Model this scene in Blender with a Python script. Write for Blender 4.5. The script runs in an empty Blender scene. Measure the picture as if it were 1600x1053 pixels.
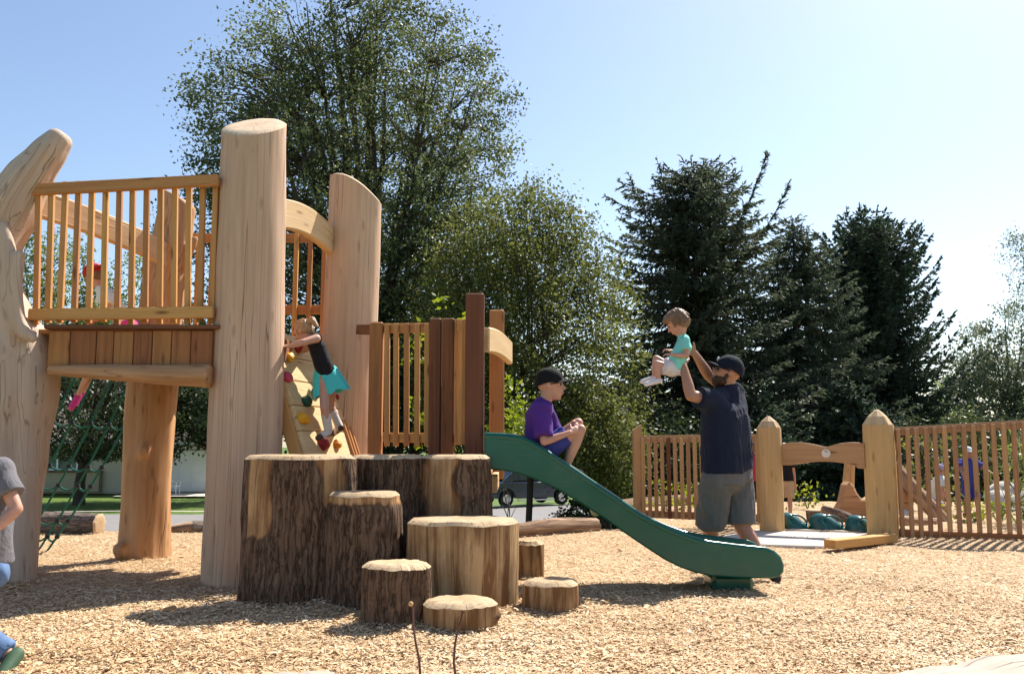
import bpy, bmesh, math, random
import numpy as np
from mathutils import Vector, Matrix

random.seed(7)
C = bpy.context.scene.collection
SC = bpy.context.scene
PI = math.pi

# ---------------------------------------------------------------- camera, sky, sun, exposure
CAM_H = 1.07
FPX = 1400.0                                   # focal length in pixels of the 1600 px wide photograph
PITCH = math.atan(168.5 / FPX)
cd = bpy.data.cameras.new('camera')
cam = bpy.data.objects.new('camera', cd)
C.objects.link(cam)
cam.location = (0, 0, CAM_H)
cam.rotation_euler = (PI / 2 + PITCH, 0, 0)
cd.sensor_width = 36.0
cd.lens = 36.0 * FPX / 1600.0
cd.clip_start = 0.05
cd.clip_end = 2000
SC.camera = cam

SUN_EL = math.radians(49)
SUN_AZ = math.radians(39)                      # from +Y towards +X: behind the scene, to the right
W = bpy.data.worlds.new('World')
SC.world = W
W.use_nodes = True
wn = W.node_tree
wn.nodes.clear()
sky = wn.nodes.new('ShaderNodeTexSky')
sky.sky_type = 'NISHITA'
sky.sun_disc = False
sky.sun_elevation = SUN_EL
sky.sun_rotation = SUN_AZ
sky.altitude = 300
sky.air_density = 1.0
sky.dust_density = 1.0
sky.ozone_density = 0.9
bg = wn.nodes.new('ShaderNodeBackground')
bg.inputs['Strength'].default_value = 0.094
wo = wn.nodes.new('ShaderNodeOutputWorld')
wn.links.new(sky.outputs[0], bg.inputs['Color'])
wn.links.new(bg.outputs[0], wo.inputs['Surface'])

sd = bpy.data.lights.new('sun', 'SUN')
sun = bpy.data.objects.new('sun', sd)
C.objects.link(sun)
sd.energy = 4.7
sd.angle = math.radians(0.55)
sd.color = (1.0, 0.94, 0.84)
to_sun = Vector((math.sin(SUN_AZ) * math.cos(SUN_EL), math.cos(SUN_AZ) * math.cos(SUN_EL), math.sin(SUN_EL)))
sun.rotation_euler = to_sun.to_track_quat('Z', 'Y').to_euler()
sun.location = (20, 25, 40)

SC.view_settings.view_transform = 'Standard'
SC.view_settings.look = 'None'
SC.view_settings.gamma = 1.0
SC.view_settings.use_curve_mapping = False
SC.view_settings.exposure = 1.0
SC.render.engine = 'CYCLES'
SC.cycles.use_denoising = True
SC.cycles.max_bounces = 7
SC.cycles.transparent_max_bounces = 6


# ---------------------------------------------------------------- measuring helpers
_c, _s = math.cos(PITCH), math.sin(PITCH)


def ray(px, py):
    u = (px - 800.0) / FPX
    v = (526.5 - py) / FPX
    return Vector((u, _c - v * _s, _s + v * _c))


def P(px, py, Y):
    d = ray(px, py)
    return Vector((0, 0, CAM_H)) + d * (Y / d.y)


def G(px, py, z=0.0):
    d = ray(px, py)
    return Vector((0, 0, CAM_H)) + d * ((z - CAM_H) / d.z)


def sstep(a, b, x):
    t = np.clip((np.asarray(x, float) - a) / (b - a), 0, 1)
    return t * t * (3 - 2 * t)


def _h(i, j, k):
    n = (i * 73856093) ^ (j * 19349663) ^ (k * 83492791)
    n = (n ^ (n >> 13)) * 1274126177
    n = n ^ (n >> 16)
    return (n & 0xFFFF) / 65535.0


def vnoise(p):
    """value noise in 0..1 for an (n,3) array"""
    p = np.atleast_2d(np.asarray(p, float))
    i = np.floor(p).astype(np.int64)
    f = p - i
    f = f * f * (3 - 2 * f)
    out = np.zeros(len(p))
    for dx in (0, 1):
        for dy in (0, 1):
            for dz in (0, 1):
                w = (f[:, 0] if dx else 1 - f[:, 0]) * (f[:, 1] if dy else 1 - f[:, 1]) * (f[:, 2] if dz else 1 - f[:, 2])
                out += w * _h(i[:, 0] + dx, i[:, 1] + dy, i[:, 2] + dz)
    return out


def fbm(p, oct=3):
    p = np.atleast_2d(np.asarray(p, float))
    o = np.zeros(len(p)); a = 0.5; t = 0
    for k in range(oct):
        o += a * vnoise(p * (2 ** k) + 17.3 * k); t += a; a *= 0.5
    return o / t


# ---------------------------------------------------------------- objects
ORG = {}


def thing(name, label, cat, loc=(0, 0, 0), group=None, kind=None):
    o = bpy.data.objects.new(name, None)
    C.objects.link(o)
    o.empty_display_size = 0.2
    o.location = loc
    ORG[o.name] = Vector(loc)
    o['label'] = label
    o['category'] = cat
    if group: o['group'] = group
    if kind: o['kind'] = kind
    return o


def tag(o, label=None, cat=None, group=None, kind=None):
    if label: o['label'] = label
    if cat: o['category'] = cat
    if group: o['group'] = group
    if kind: o['kind'] = kind
    return o


def link_mesh(name, me, mats, parent=None, origin=None):
    """link a mesh whose vertices are in world coordinates; they are moved to the thing's own origin"""
    if not isinstance(mats, (list, tuple)): mats = [mats]
    for m in mats: me.materials.append(m)
    o = bpy.data.objects.new(name, me)
    C.objects.link(o)
    if parent is not None:
        org = ORG[parent.name]
        o.parent = parent
    else:
        org = Vector(origin) if origin is not None else Vector((0, 0, 0))
        o.location = org
    if org.length > 0:
        me.transform(Matrix.Translation(-org))
    ORG[o.name] = org
    return o


def np_mesh(name, V, F, attrs=None, smooth=False):
    V = np.asarray(V, np.float32); F = np.asarray(F, np.int32)
    me = bpy.data.meshes.new(name)
    k = F.shape[1]
    me.vertices.add(len(V)); me.loops.add(F.size); me.polygons.add(len(F))
    me.vertices.foreach_set('co', V.ravel())
    me.loops.foreach_set('vertex_index', F.ravel())
    me.polygons.foreach_set('loop_start', np.arange(0, F.size, k, dtype=np.int32))
    me.polygons.foreach_set('loop_total', np.full(len(F), k, dtype=np.int32))
    if smooth: me.polygons.foreach_set('use_smooth', np.ones(len(F), bool))
    for an, av in (attrs or {}).items():
        av = np.asarray(av, np.float32)
        a = me.attributes.new(an, 'FLOAT' if av.ndim == 1 else 'FLOAT_VECTOR', 'POINT')
        a.data.foreach_set('value' if av.ndim == 1 else 'vector', av.ravel())
    me.update()
    return me


class MB:
    """collects shapes in world coordinates, with a grain coordinate (along, across, across) per vertex and a mask"""
    def __init__(self):
        self.v = []; self.f = []; self.g = []; self.m = []; self.mi = []

    def add(self, V, F, g=None, m=None, mi=0):
        o = len(self.v)
        self.v.extend([tuple(x) for x in V])
        self.f.extend([tuple(i + o for i in f) for f in F])
        self.g.extend([tuple(x) for x in (g if g is not None else V)])
        self.m.extend(list(m) if m is not None else [0.0] * len(V))
        self.mi.extend([mi] * len(F))
        return self

    def ribbon(self, pts, w, h, up=(0, 0, 1), c=0.006, fixed=False):
        """chamfered rectangular bar swept along points; w across, h along up. w and h may be lists."""
        pts = [Vector(p) for p in pts]
        n = len(pts)
        ws = w if isinstance(w, (list, tuple)) else [w] * n
        hs = h if isinstance(h, (list, tuple)) else [h] * n
        up = Vector(up)
        rings = []
        so = random.uniform(0, 40); a0 = random.uniform(0, 9); b0 = random.uniform(0, 9)
        dist = 0
        V = []; g = []
        def ring(p, t, w_, h_, s, inset):
            side = t.cross(up).normalized()
            u = up.normalized() if fixed else side.cross(t).normalized()
            hw, hh = w_ / 2, h_ / 2
            k = min(c, hw * .45, hh * .45)
            if inset:
                prof = [(-hw + k, -hh + k), (hw - k, -hh + k), (hw - k, -hh + k), (hw - k, hh - k), (hw - k, hh - k), (-hw + k, hh - k), (-hw + k, hh - k), (-hw + k, -hh + k)]
                prof = [(-hw + 2 * k, -hh + k), (hw - 2 * k, -hh + k), (hw - k, -hh + 2 * k), (hw - k, hh - 2 * k), (hw - 2 * k, hh - k), (-hw + 2 * k, hh - k), (-hw + k, hh - 2 * k), (-hw + k, -hh + 2 * k)]
            else:
                prof = [(-hw + k, -hh), (hw - k, -hh), (hw, -hh + k), (hw, hh - k), (hw - k, hh), (-hw + k, hh), (-hw, hh - k), (-hw, -hh + k)]
            for a, b in prof:
                V.append(p + side * a + u * b); g.append((s + so, a + a0, b + b0))
        tn = []
        for i in range(n):
            t = (pts[min(i + 1, n - 1)] - pts[max(i - 1, 0)]).normalized(); tn.append(t)
        ring(pts[0], tn[0], ws[0], hs[0], 0, True)
        ring(pts[0] + tn[0] * c, tn[0], ws[0], hs[0], c, False)
        for i in range(1, n - 1):
            dist += (pts[i] - pts[i - 1]).length
            ring(pts[i], tn[i], ws[i], hs[i], dist, False)
        dist += (pts[-1] - pts[-2]).length
        ring(pts[-1] - tn[-1] * c, tn[-1], ws[-1], hs[-1], dist - c, False)
        ring(pts[-1], tn[-1], ws[-1], hs[-1], dist, True)
        R = len(V) // 8
        F = []
        for r in range(R - 1):
            for k in range(8):
                a = r * 8 + k; b = r * 8 + (k + 1) % 8
                F.append((a, b, b + 8, a + 8))
        F.append(tuple(range(7, -1, -1))); F.append(tuple(range((R - 1) * 8, R * 8)))
        return self.add(V, F, g)

    def bar(self, p0, p1, w, h, up=(0, 0, 1), c=0.006):
        return self.ribbon([p0, p1], w, h, up, c)

    def box(self, c0, size, rz=0.0, c=0.004):
        """box by centre and size, longest horizontal side along x before rotation"""
        x = Vector((math.cos(rz), math.sin(rz), 0))
        c0 = Vector(c0)
        return self.ribbon([c0 - x * size[0] / 2, c0 + x * size[0] / 2], size[1], size[2], (0, 0, 1), c)

    def tube(self, pts, radii, seg=8, cap=True):
        pts = [Vector(p) for p in pts]; n = len(pts)
        rr = radii if isinstance(radii, (list, tuple)) else [radii] * n
        V = []; F = []; g = []
        so = random.uniform(0, 40)
        t0 = (pts[1] - pts[0]).normalized()
        nrm = t0.orthogonal().normalized(); dist = 0
        for i in range(n):
            t = (pts[min(i + 1, n - 1)] - pts[max(i - 1, 0)]).normalized()
            nrm = (nrm - t * nrm.dot(t)).normalized()
            b = t.cross(nrm)
            if i: dist += (pts[i] - pts[i - 1]).length
            for k in range(seg):
                a = 2 * PI * k / seg
                V.append(pts[i] + (nrm * math.cos(a) + b * math.sin(a)) * rr[i])
                g.append((dist + so, math.cos(a) * rr[i], math.sin(a) * rr[i]))
        for i in range(n - 1):
            for k in range(seg):
                a = i * seg + k; b2 = i * seg + (k + 1) % seg
                F.append((a, b2, b2 + seg, a + seg))
        if cap:
            F.append(tuple(range(seg - 1, -1, -1))); F.append(tuple(range((n - 1) * seg, n * seg)))
        return self.add(V, F, g)

    def ball(self, c, r, seg=12, rings=8, R=None):
        """ellipsoid: r a number or three radii; R a 3x3 rotation"""
        r = (r, r, r) if isinstance(r, (int, float)) else r
        c = Vector(c); V = []; F = []
        for i in range(rings + 1):
            th = PI * i / rings
            for k in range(seg):
                a = 2 * PI * k / seg
                q = Vector((r[0] * math.sin(th) * math.cos(a), r[1] * math.sin(th) * math.sin(a), r[2] * math.cos(th)))
                V.append(c + (R @ q if R else q))
        for i in range(rings):
            for k in range(seg):
                a = i * seg + k; b = i * seg + (k + 1) % seg
                F.append((a, a + seg, b + seg, b))
        return self.add(V, F)

    def cone(self, p0, p1, r0, r1, seg=14, ends=True, squash=None):
        """frustum with flat ends. squash = (axis vector, factor) makes its section an ellipse"""
        p0 = Vector(p0); p1 = Vector(p1); t = (p1 - p0).normalized(); n = t.orthogonal().normalized(); b = t.cross(n)
        V = []
        for p, r in ((p0, r0), (p1, r1)):
            for k in range(seg):
                a = 2 * PI * k / seg
                d = (n * math.cos(a) + b * math.sin(a)) * r
                if squash:
                    ax = Vector(squash[0]).normalized(); d = d + ax * d.dot(ax) * (squash[1] - 1)
                V.append(p + d)
        F = [(k, (k + 1) % seg, seg + (k + 1) % seg, seg + k) for k in range(seg)]
        F += [tuple(range(seg - 1, -1, -1)), tuple(range(seg, 2 * seg))]
        return self.add(V, F)

    def capsule(self, p0, p1, r0, r1, seg=12, squash=None):
        p0 = Vector(p0); p1 = Vector(p1); d = p1 - p0; L = d.length
        t = d / L if L > 1e-6 else Vector((0, 0, 1))
        n = t.orthogonal().normalized(); b = t.cross(n)
        V = []; F = []; rg = []
        for i in range(5): a = -PI / 2 + PI / 2 * i / 4; rg.append((p0 + t * r0 * math.sin(a), r0 * math.cos(a)))
        for i in range(5): a = PI / 2 * i / 4; rg.append((p1 + t * r1 * math.sin(a), r1 * math.cos(a)))
        for p, r in rg:
            for k in range(seg):
                a = 2 * PI * k / seg
                q = (n * math.cos(a) + b * math.sin(a)) * max(r, 1e-4)
                if squash:
                    ax = Vector(squash[0]).normalized(); q = q + ax * q.dot(ax) * (squash[1] - 1)
                V.append(p + q)
        for i in range(len(rg) - 1):
            for k in range(seg):
                a = i * seg + k; c = i * seg + (k + 1) % seg
                F.append((a, c, c + seg, a + seg))
        return self.add(V, F)

    def prism(self, pts, o, ax, ay, th, c=0.01, gdir=0):
        """outline pts (2-D) in the plane o + x*ax + y*ay, thickness th centred on the plane, chamfered"""
        o = Vector(o); ax = Vector(ax).normalized(); ay = Vector(ay).normalized(); az = ax.cross(ay).normalized()
        n = len(pts)
        area = sum(pts[i][0] * pts[(i + 1) % n][1] - pts[(i + 1) % n][0] * pts[i][1] for i in range(n))
        if area < 0: pts = pts[::-1]
        ins = []
        for i in range(n):
            a = Vector(pts[i - 1]).to_2d(); b = Vector(pts[i]).to_2d(); d = Vector(pts[(i + 1) % n]).to_2d()
            e0 = (b - a).normalized(); e1 = (d - b).normalized()
            n0 = Vector((-e0.y, e0.x)); n1 = Vector((-e1.y, e1.x))
            m = n0 + n1
            m = m / max(m.length_squared, 0.3) * 2 if m.length > 1e-6 else n0
            ins.append(b + m * c)
        lev = [(ins, -th / 2), (pts, -th / 2 + c), (pts, th / 2 - c), (ins, th / 2)]
        V = []; g = []; so = random.uniform(0, 40)
        for pl, z in lev:
            for p in pl:
                V.append(o + ax * p[0] + ay * p[1] + az * z)
                g.append((p[gdir] + so, p[1 - gdir], z))
        F = []
        for r in range(3):
            for k in range(n):
                a = r * n + k; b = r * n + (k + 1) % n
                F.append((a, b, b + n, a + n))
        F.append(tuple(range(n - 1, -1, -1))); F.append(tuple(range(3 * n, 4 * n)))
        return self.add(V, F, g)

    def mesh(self, name, smooth=None):
        me = bpy.data.meshes.new(name)
        me.from_pydata(self.v, [], self.f)
        if any(self.mi): me.polygons.foreach_set('material_index', self.mi)
        a = me.attributes.new('gr', 'FLOAT_VECTOR', 'POINT')
        a.data.foreach_set('vector', np.asarray(self.g, np.float32).ravel())
        if any(self.m):
            a = me.attributes.new('mask', 'FLOAT', 'POINT')
            a.data.foreach_set('value', np.asarray(self.m, np.float32))
        me.update()
        if smooth is not None:
            me.polygons.foreach_set('use_smooth', np.ones(len(me.polygons), bool))
            me.set_sharp_from_angle(angle=math.radians(smooth))
        return me


def obj(name, mb, mat, parent=None, smooth=None, label=None, origin=None):
    o = link_mesh(name, mb.mesh(name, smooth), mat, parent, origin)
    if label: o['label'] = label
    return o


def structure(name, mb_or_me, mat, smooth=None, kind='structure'):
    me = mb_or_me.mesh(name, smooth) if isinstance(mb_or_me, MB) else mb_or_me
    o = link_mesh(name, me, mat)
    o['kind'] = kind
    return o


def fuse(mb, voxel=0.008, smooth=4, ratio=1.0, name='body', wrinkle=0.0, wscale=(9, 9, 5), keep=None):
    """join overlapping shapes into one continuous surface (voxel remesh), smoothed; optional cloth folds"""
    me = bpy.data.meshes.new(name)
    me.from_pydata(mb.v, [], mb.f); me.update()
    o = bpy.data.objects.new(name, me); C.objects.link(o)
    m = o.modifiers.new('r', 'REMESH'); m.mode = 'VOXEL'; m.voxel_size = voxel; m.adaptivity = 0
    if smooth:
        s = o.modifiers.new('s', 'SMOOTH'); s.factor = 0.5; s.iterations = smooth
    if ratio < 1:
        d = o.modifiers.new('d', 'DECIMATE'); d.ratio = ratio
    dg = bpy.context.evaluated_depsgraph_get()
    out = bpy.data.meshes.new_from_object(o.evaluated_get(dg))
    bpy.data.objects.remove(o); bpy.data.meshes.remove(me)
    out.name = name
    n = len(out.vertices)
    if wrinkle and n:
        co = np.empty(n * 3, np.float32); out.vertices.foreach_get('co', co); co = co.reshape(-1, 3)
        no = np.empty(n * 3, np.float32); out.vertex_normals.foreach_get('vector', no); no = no.reshape(-1, 3)
        q = co * np.array(wscale) + 3.1
        w = vnoise(q + 2.0 * vnoise(q * 0.7)[:, None])
        w = 1 - np.abs(2 * w - 1)
        co = co + no * ((w - 0.55) * wrinkle)[:, None]
        out.vertices.foreach_set('co', co.astype(np.float32).ravel())
    out.polygons.foreach_set('use_smooth', np.ones(len(out.polygons), bool))
    out.update()
    return out


# ---------------------------------------------------------------- node materials
class NT:
    def __init__(self, name):
        self.m = bpy.data.materials.new(name); self.m.use_nodes = True
        self.t = self.m.node_tree; self.t.nodes.clear()
        self.out = self.t.nodes.new('ShaderNodeOutputMaterial')

    def n(self, typ, ins=None, **kw):
        nd = self.t.nodes.new(typ)
        for k, v in kw.items(): setattr(nd, k, v)
        for k, v in (ins or {}).items(): self.set(nd.inputs[k], v)
        return nd

    def set(self, sock, v):
        if isinstance(v, bpy.types.NodeSocket): self.t.links.new(v, sock)
        elif isinstance(v, (tuple, list)) and len(v) == 3 and sock.type == 'RGBA': sock.default_value = (*v, 1)
        else: sock.default_value = v

    def attr(self, name, out='Vector'):
        return self.n('ShaderNodeAttribute', attribute_name=name).outputs[out]

    def map(self, vec, scale, loc=(0, 0, 0)):
        return self.n('ShaderNodeMapping', {'Vector': vec, 'Scale': scale, 'Location': loc}).outputs[0]

    def noise(self, vec, scale=1.0, detail=4, rough=0.55, dist=0.0):
        return self.n('ShaderNodeTexNoise', {'Vector': vec, 'Scale': scale, 'Detail': detail, 'Roughness': rough, 'Distortion': dist}).outputs['Fac']

    def voro(self, vec, scale, feature='F1', out='Distance', rnd=1.0):
        return self.n('ShaderNodeTexVoronoi', {'Vector': vec, 'Scale': scale, 'Randomness': rnd}, feature=feature).outputs[out]

    def ramp(self, fac, stops, interp='LINEAR'):
        r = self.n('ShaderNodeValToRGB', {'Fac': fac}); e = r.color_ramp; e.interpolation = interp
        while len(e.elements) > 1: e.elements.remove(e.elements[-1])
        for i, (p, c) in enumerate(stops):
            el = e.elements[0] if i == 0 else e.elements.new(p)
            el.position = p
            el.color = (c, c, c, 1) if isinstance(c, (int, float)) else (*c, 1)
        return r.outputs[0]

    def math(self, op, a, b=0.0, c=0.0):
        nd = self.n('ShaderNodeMath', operation=op)
        for i, v in enumerate((a, b, c)): self.set(nd.inputs[i], v)
        return nd.outputs[0]

    def mix(self, fac, a, b, blend='MIX'):
        nd = self.n('ShaderNodeMix', data_type='RGBA', blend_type=blend)
        self.set(nd.inputs[0], fac); self.set(nd.inputs[6], a); self.set(nd.inputs[7], b)
        return nd.outputs[2]

    def hsv(self, col, h=0.5, s=1.0, v=1.0):
        return self.n('ShaderNodeHueSaturation', {'Color': col, 'Hue': h, 'Saturation': s, 'Value': v}).outputs[0]

    def bump(self, h, strength=0.3, dist=0.01):
        return self.n('ShaderNodeBump', {'Height': h, 'Strength': strength, 'Distance': dist}).outputs[0]

    def random(self):
        return self.n('ShaderNodeObjectInfo').outputs['Random']

    def bsdf(self, col, rough=0.7, normal=None, spec=0.3, **kw):
        b = self.n('ShaderNodeBsdfPrincipled', {'Base Color': col, 'Roughness': rough, 'Specular IOR Level': spec})
        if normal is not None: self.set(b.inputs['Normal'], normal)
        for k, v in kw.items(): self.set(b.inputs[k], v)
        self.t.links.new(b.outputs[0], self.out.inputs[0])
        return self.m


def wood(name, c1, c2, dark, streak=0.5, knot=0.6, crack=0.5, fine=36, rough=0.72, vary=0.16, ck=(0.35, 11)):
    t = NT(name)
    g = t.attr('gr')
    a = t.noise(t.map(g, (1.6, fine, fine)), 1, 5, 0.6)
    big = t.noise(t.map(g, (0.9, 5, 5)), 1, 3)
    col = t.mix(t.ramp(a, [(0.3, 0), (0.7, 1)]), c1, c2)
    b = t.noise(t.map(g, (0.45, 15, 15)), 1, 4, 0.6, 0.4)
    col = t.mix(t.math('MULTIPLY', t.ramp(b, [(0.5, 0), (0.72, 1)]), streak), col, dark)
    col = t.mix(t.ramp(big, [(0.35, 0.0), (0.7, 0.35)]), col, tuple(x * 0.72 for x in c1))
    k = t.voro(t.map(g, (2.6, 10, 10)), 1)
    kn = t.ramp(k, [(0.07, 1), (0.20, 0)])
    col = t.mix(t.math('MULTIPLY', kn, knot), col, tuple(x * 0.45 for x in dark))
    cn = t.noise(t.map(g, (ck[0], ck[1], ck[1])), 1, 2, 0.4)
    cl = t.math('ABSOLUTE', t.math('SUBTRACT', cn, 0.52))
    cm = t.ramp(cl, [(0.0, 1), (0.012, 0)])
    cg = t.noise(t.map(g, (0.8, 2, 2), (5, 3, 1)), 1, 2)
    cm = t.math('MULTIPLY', cm, t.ramp(cg, [(0.30, 0), (0.5, 1)]))
    col = t.mix(t.math('MULTIPLY', cm, crack), col, tuple(x * 0.25 for x in dark))
    r = t.random()
    col = t.hsv(col, t.math('MULTIPLY_ADD', r, 0.016, 0.492), 1.0, t.math('MULTIPLY_ADD', r, 2 * vary, 1 - vary))
    hgt = t.math('SUBTRACT', a, t.math('MULTIPLY', cm, 3.0))
    return t.bsdf(col, t.math('MULTIPLY_ADD', a, 0.2, rough - 0.1), t.bump(hgt, 0.35, 0.004), 0.25)


def cutwood(name, c1, c2, dark, rings=55):
    """end grain: rings round the heart, radial checks, saw marks and weathering"""
    t = NT(name)
    g = t.attr('gr')
    s = t.n('ShaderNodeSeparateXYZ', {0: g})
    wob = t.noise(g, 5, 3)
    x, y = s.outputs[1], s.outputs[2]
    r2 = t.math('SQRT', t.math('ADD', t.math('MULTIPLY', x, x), t.math('MULTIPLY', y, y)))
    r2 = t.math('ADD', r2, t.math('MULTIPLY', wob, 0.05))
    w = t.math('SINE', t.math('MULTIPLY', r2, 2 * PI * rings))
    col = t.mix(t.math('MULTIPLY_ADD', w, 0.30, 0.4), tuple(v * .92 for v in c1), c2)
    col = t.mix(t.ramp(r2, [(0.0, 0.55), (0.16, 0.0)]), col, dark)
    ang = t.math('ARCTAN2', y, x)
    cv = t.n('ShaderNodeCombineXYZ', {0: t.math('MULTIPLY', ang, 3.2), 1: t.math('MULTIPLY', r2, 2.0), 2: 0.0}).outputs[0]
    ck = t.math('ABSOLUTE', t.math('SUBTRACT', t.noise(cv, 1.3, 2), 0.5))
    ckm = t.ramp(ck, [(0, 1), (0.012, 0)])
    col = t.mix(t.math('MULTIPLY', ckm, 0.65), col, tuple(v * 0.3 for v in dark))
    st = t.noise(g, 9, 5, 0.65)
    col = t.mix(t.ramp(st, [(0.5, 0), (0.75, 0.55)]), col, dark)
    saw = t.noise(t.map(g, (1, 160, 12)), 1, 2)
    r = t.random()
    col = t.hsv(col, 0.5, 1, t.math('MULTIPLY_ADD', r, 0.22, 0.89))
    hgt = t.math('SUBTRACT', t.math('ADD', t.math('MULTIPLY', saw, 0.6), st), t.math('MULTIPLY', ckm, 2))
    return t.bsdf(col, 0.8, t.bump(hgt, 0.4, 0.004), 0.2)


def barkmat(name, b1, b2, bare1, bare2, bdark):
    """bark where the mask is 1, bare streaky sapwood where it is 0"""
    t = NT(name)
    g = t.attr('gr')
    m = t.attr('mask', 'Fac')
    wv = t.n('ShaderNodeVectorMath', {0: g, 1: t.n('ShaderNodeVectorMath', {0: t.n('ShaderNodeTexNoise', {'Vector': g, 'Scale': 9.0, 'Detail': 4}).outputs['Color'], 'Scale': 0.05}, operation='SCALE').outputs[0]}, operation='ADD').outputs[0]
    n1 = t.noise(t.map(wv, (7, 42, 42)), 1, 7, 0.7)
    v = t.math('ABSOLUTE', t.math('SUBTRACT', t.noise(t.map(wv, (2.6, 30, 30)), 1, 3, 0.5), 0.5))
    bark = t.mix(t.ramp(n1, [(0.3, 0), (0.7, 1)]), b1, b2)
    bark = t.mix(t.ramp(v, [(0.0, 0.85), (0.07, 0)]), bark, tuple(x * 0.35 for x in b1))
    lich = t.noise(g, 4, 3)
    bark = t.mix(t.ramp(lich, [(0.55, 0), (0.75, 0.35)]), bark, (0.21, 0.15, 0.105))
    a = t.noise(t.map(g, (1.4, 34, 34)), 1, 5, 0.6)
    bare = t.mix(a, bare1, bare2)
    b = t.noise(t.map(g, (0.9, 14, 14)), 1, 5, 0.65, 0.6)
    bare = t.mix(t.ramp(b, [(0.44, 0), (0.58, 0.92)]), bare, bdark)
    big = t.noise(t.map(g, (2.2, 4, 4), (3, 1, 7)), 1, 4)
    bare = t.mix(t.ramp(big, [(0.42, 0), (0.66, 0.75)]), bare, tuple(x * 0.6 for x in bdark))
    edge = t.math('ADD', m, t.math('MULTIPLY_ADD', t.noise(t.map(g, (2.2, 24, 24)), 1, 6, 0.7), 2.0, -1.0))
    bare = t.mix(t.ramp(edge, [(0.10, 0), (0.42, 0.9)]), bare, tuple(x * 0.75 for x in bdark))
    mm = t.ramp(edge, [(0.36, 0), (0.62, 1)])
    col = t.mix(mm, bare, bark)
    r = t.random()
    col = t.hsv(col, 0.5, 1, t.math('MULTIPLY_ADD', r, 0.3, 0.85))
    hh = t.math('ADD', t.math('MULTIPLY', a, 0.3), t.math('MULTIPLY', mm, t.math('ADD', n1, t.ramp(v, [(0, 0), (0.10, 1)]))))
    return t.bsdf(col, 0.85, t.bump(hh, 0.7, 0.012), 0.15)


def plain(name, col, rough=0.5, spec=0.4, vary=0.1, nscale=18, bump=0.0, metallic=0.0, coat=0.0, bscale=None):
    t = NT(name)
    co = t.n('ShaderNodeTexCoord').outputs['Object']
    n = t.noise(co, nscale, 4, 0.6)
    c = t.mix(n, tuple(x * (1 - vary) for x in col), tuple(min(1, x * (1 + vary)) for x in col))
    nm = t.bump(t.noise(co, bscale or nscale * 3, 3), bump, 0.004) if bump else None
    return t.bsdf(c, t.math('MULTIPLY_ADD', n, 0.16, rough - 0.08), nm, spec, Metallic=metallic, **({'Coat Weight': coat} if coat else {}))


def cloth(name, col, vary=0.12, weave=420):
    t = NT(name)
    co = t.n('ShaderNodeTexCoord').outputs['Object']
    n = t.noise(co, 14, 5, 0.65)
    c = t.mix(n, tuple(x * (1 - 1.6 * vary) for x in col), tuple(min(1, x * (1 + 1.6 * vary)) for x in col))
    fade = t.noise(co, 4.5, 3)
    c = t.mix(t.ramp(fade, [(0.45, 0), (0.75, 0.22)]), c, tuple(min(1, x * 1.4 + .002) for x in col))
    wv = t.noise(co, weave, 2)
    fold = t.noise(t.map(co, (16, 16, 9)), 1, 3, 0.55, 1.2)
    b1 = t.bump(fold, 0.55, 0.02)
    nb = t.n('ShaderNodeBump', {'Height': wv, 'Strength': 0.2, 'Distance': 0.002, 'Normal': b1}).outputs[0]
    return t.bsdf(c, 0.88, nb, 0.15, **{'Sheen Weight': 0.03})


def skinmat(name, col):
    t = NT(name)
    co = t.n('ShaderNodeTexCoord').outputs['Object']
    n = t.noise(co, 22, 4, 0.6); n2 = t.noise(co, 7, 3)
    c = t.mix(n, tuple(x * .9 for x in col), tuple(x * 1.1 for x in col))
    c = t.mix(t.ramp(n2, [(0.45, 0), (0.7, 0.5)]), c, (col[0] * 1.02, col[1] * .78, col[2] * .74))
    return t.bsdf(c, t.math('MULTIPLY_ADD', n, .2, .38), t.bump(t.noise(co, 160, 3), .08, .002), 0.35, **{'Subsurface Weight': .12, 'Subsurface Radius': (.012, .005, .003)})


def leafmat(name, dark, light, trans=0.4, rough=0.42, yellow=(0.16, 0.15, 0.03), spec=0.28):
    t = NT(name)
    tone = t.attr('tone', 'Fac')
    col = t.ramp(tone, [(0.0, dark), (0.72, light), (1.0, yellow)])
    b = t.n('ShaderNodeBsdfPrincipled', {'Base Color': col, 'Roughness': rough, 'Specular IOR Level': spec})
    tr = t.n('ShaderNodeBsdfTranslucent', {'Color': t.hsv(col, 0.485, 1.1, 1.5)})
    mx = t.n('ShaderNodeMixShader', {0: trans, 1: b.outputs[0], 2: tr.outputs[0]})
    t.t.links.new(mx.outputs[0], t.out.inputs[0])
    return t.m


M = {}
M['post'] = wood('peeled_log', (0.53, 0.345, 0.225), (0.63, 0.435, 0.305), (0.38, 0.225, 0.135), 0.55, 0.35, 0.8, 26, 0.75, 0.04, (0.05, 15))
M['golden_log'] = wood('golden_log', (0.48, 0.265, 0.115), (0.59, 0.365, 0.18), (0.30, 0.145, 0.055), 0.6, 0.5, 0.5, 20, 0.65, 0.06)
M['grey_log'] = wood('weathered_log', (0.50, 0.365, 0.265), (0.60, 0.47, 0.365), (0.38, 0.25, 0.165), 0.4, 0.35, 0.6, 18, 0.75, 0.05)
M['rail'] = wood('cedar_rail', (0.47, 0.225, 0.075), (0.58, 0.31, 0.118), (0.32, 0.125, 0.04), 0.45, 0.85, 0.2, 34)
M['pale_board'] = wood('pale_board', (0.60, 0.40, 0.20), (0.70, 0.50, 0.28), (0.45, 0.25, 0.10), 0.3, 0.7, 0.15, 26, 0.68, 0.06)
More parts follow.
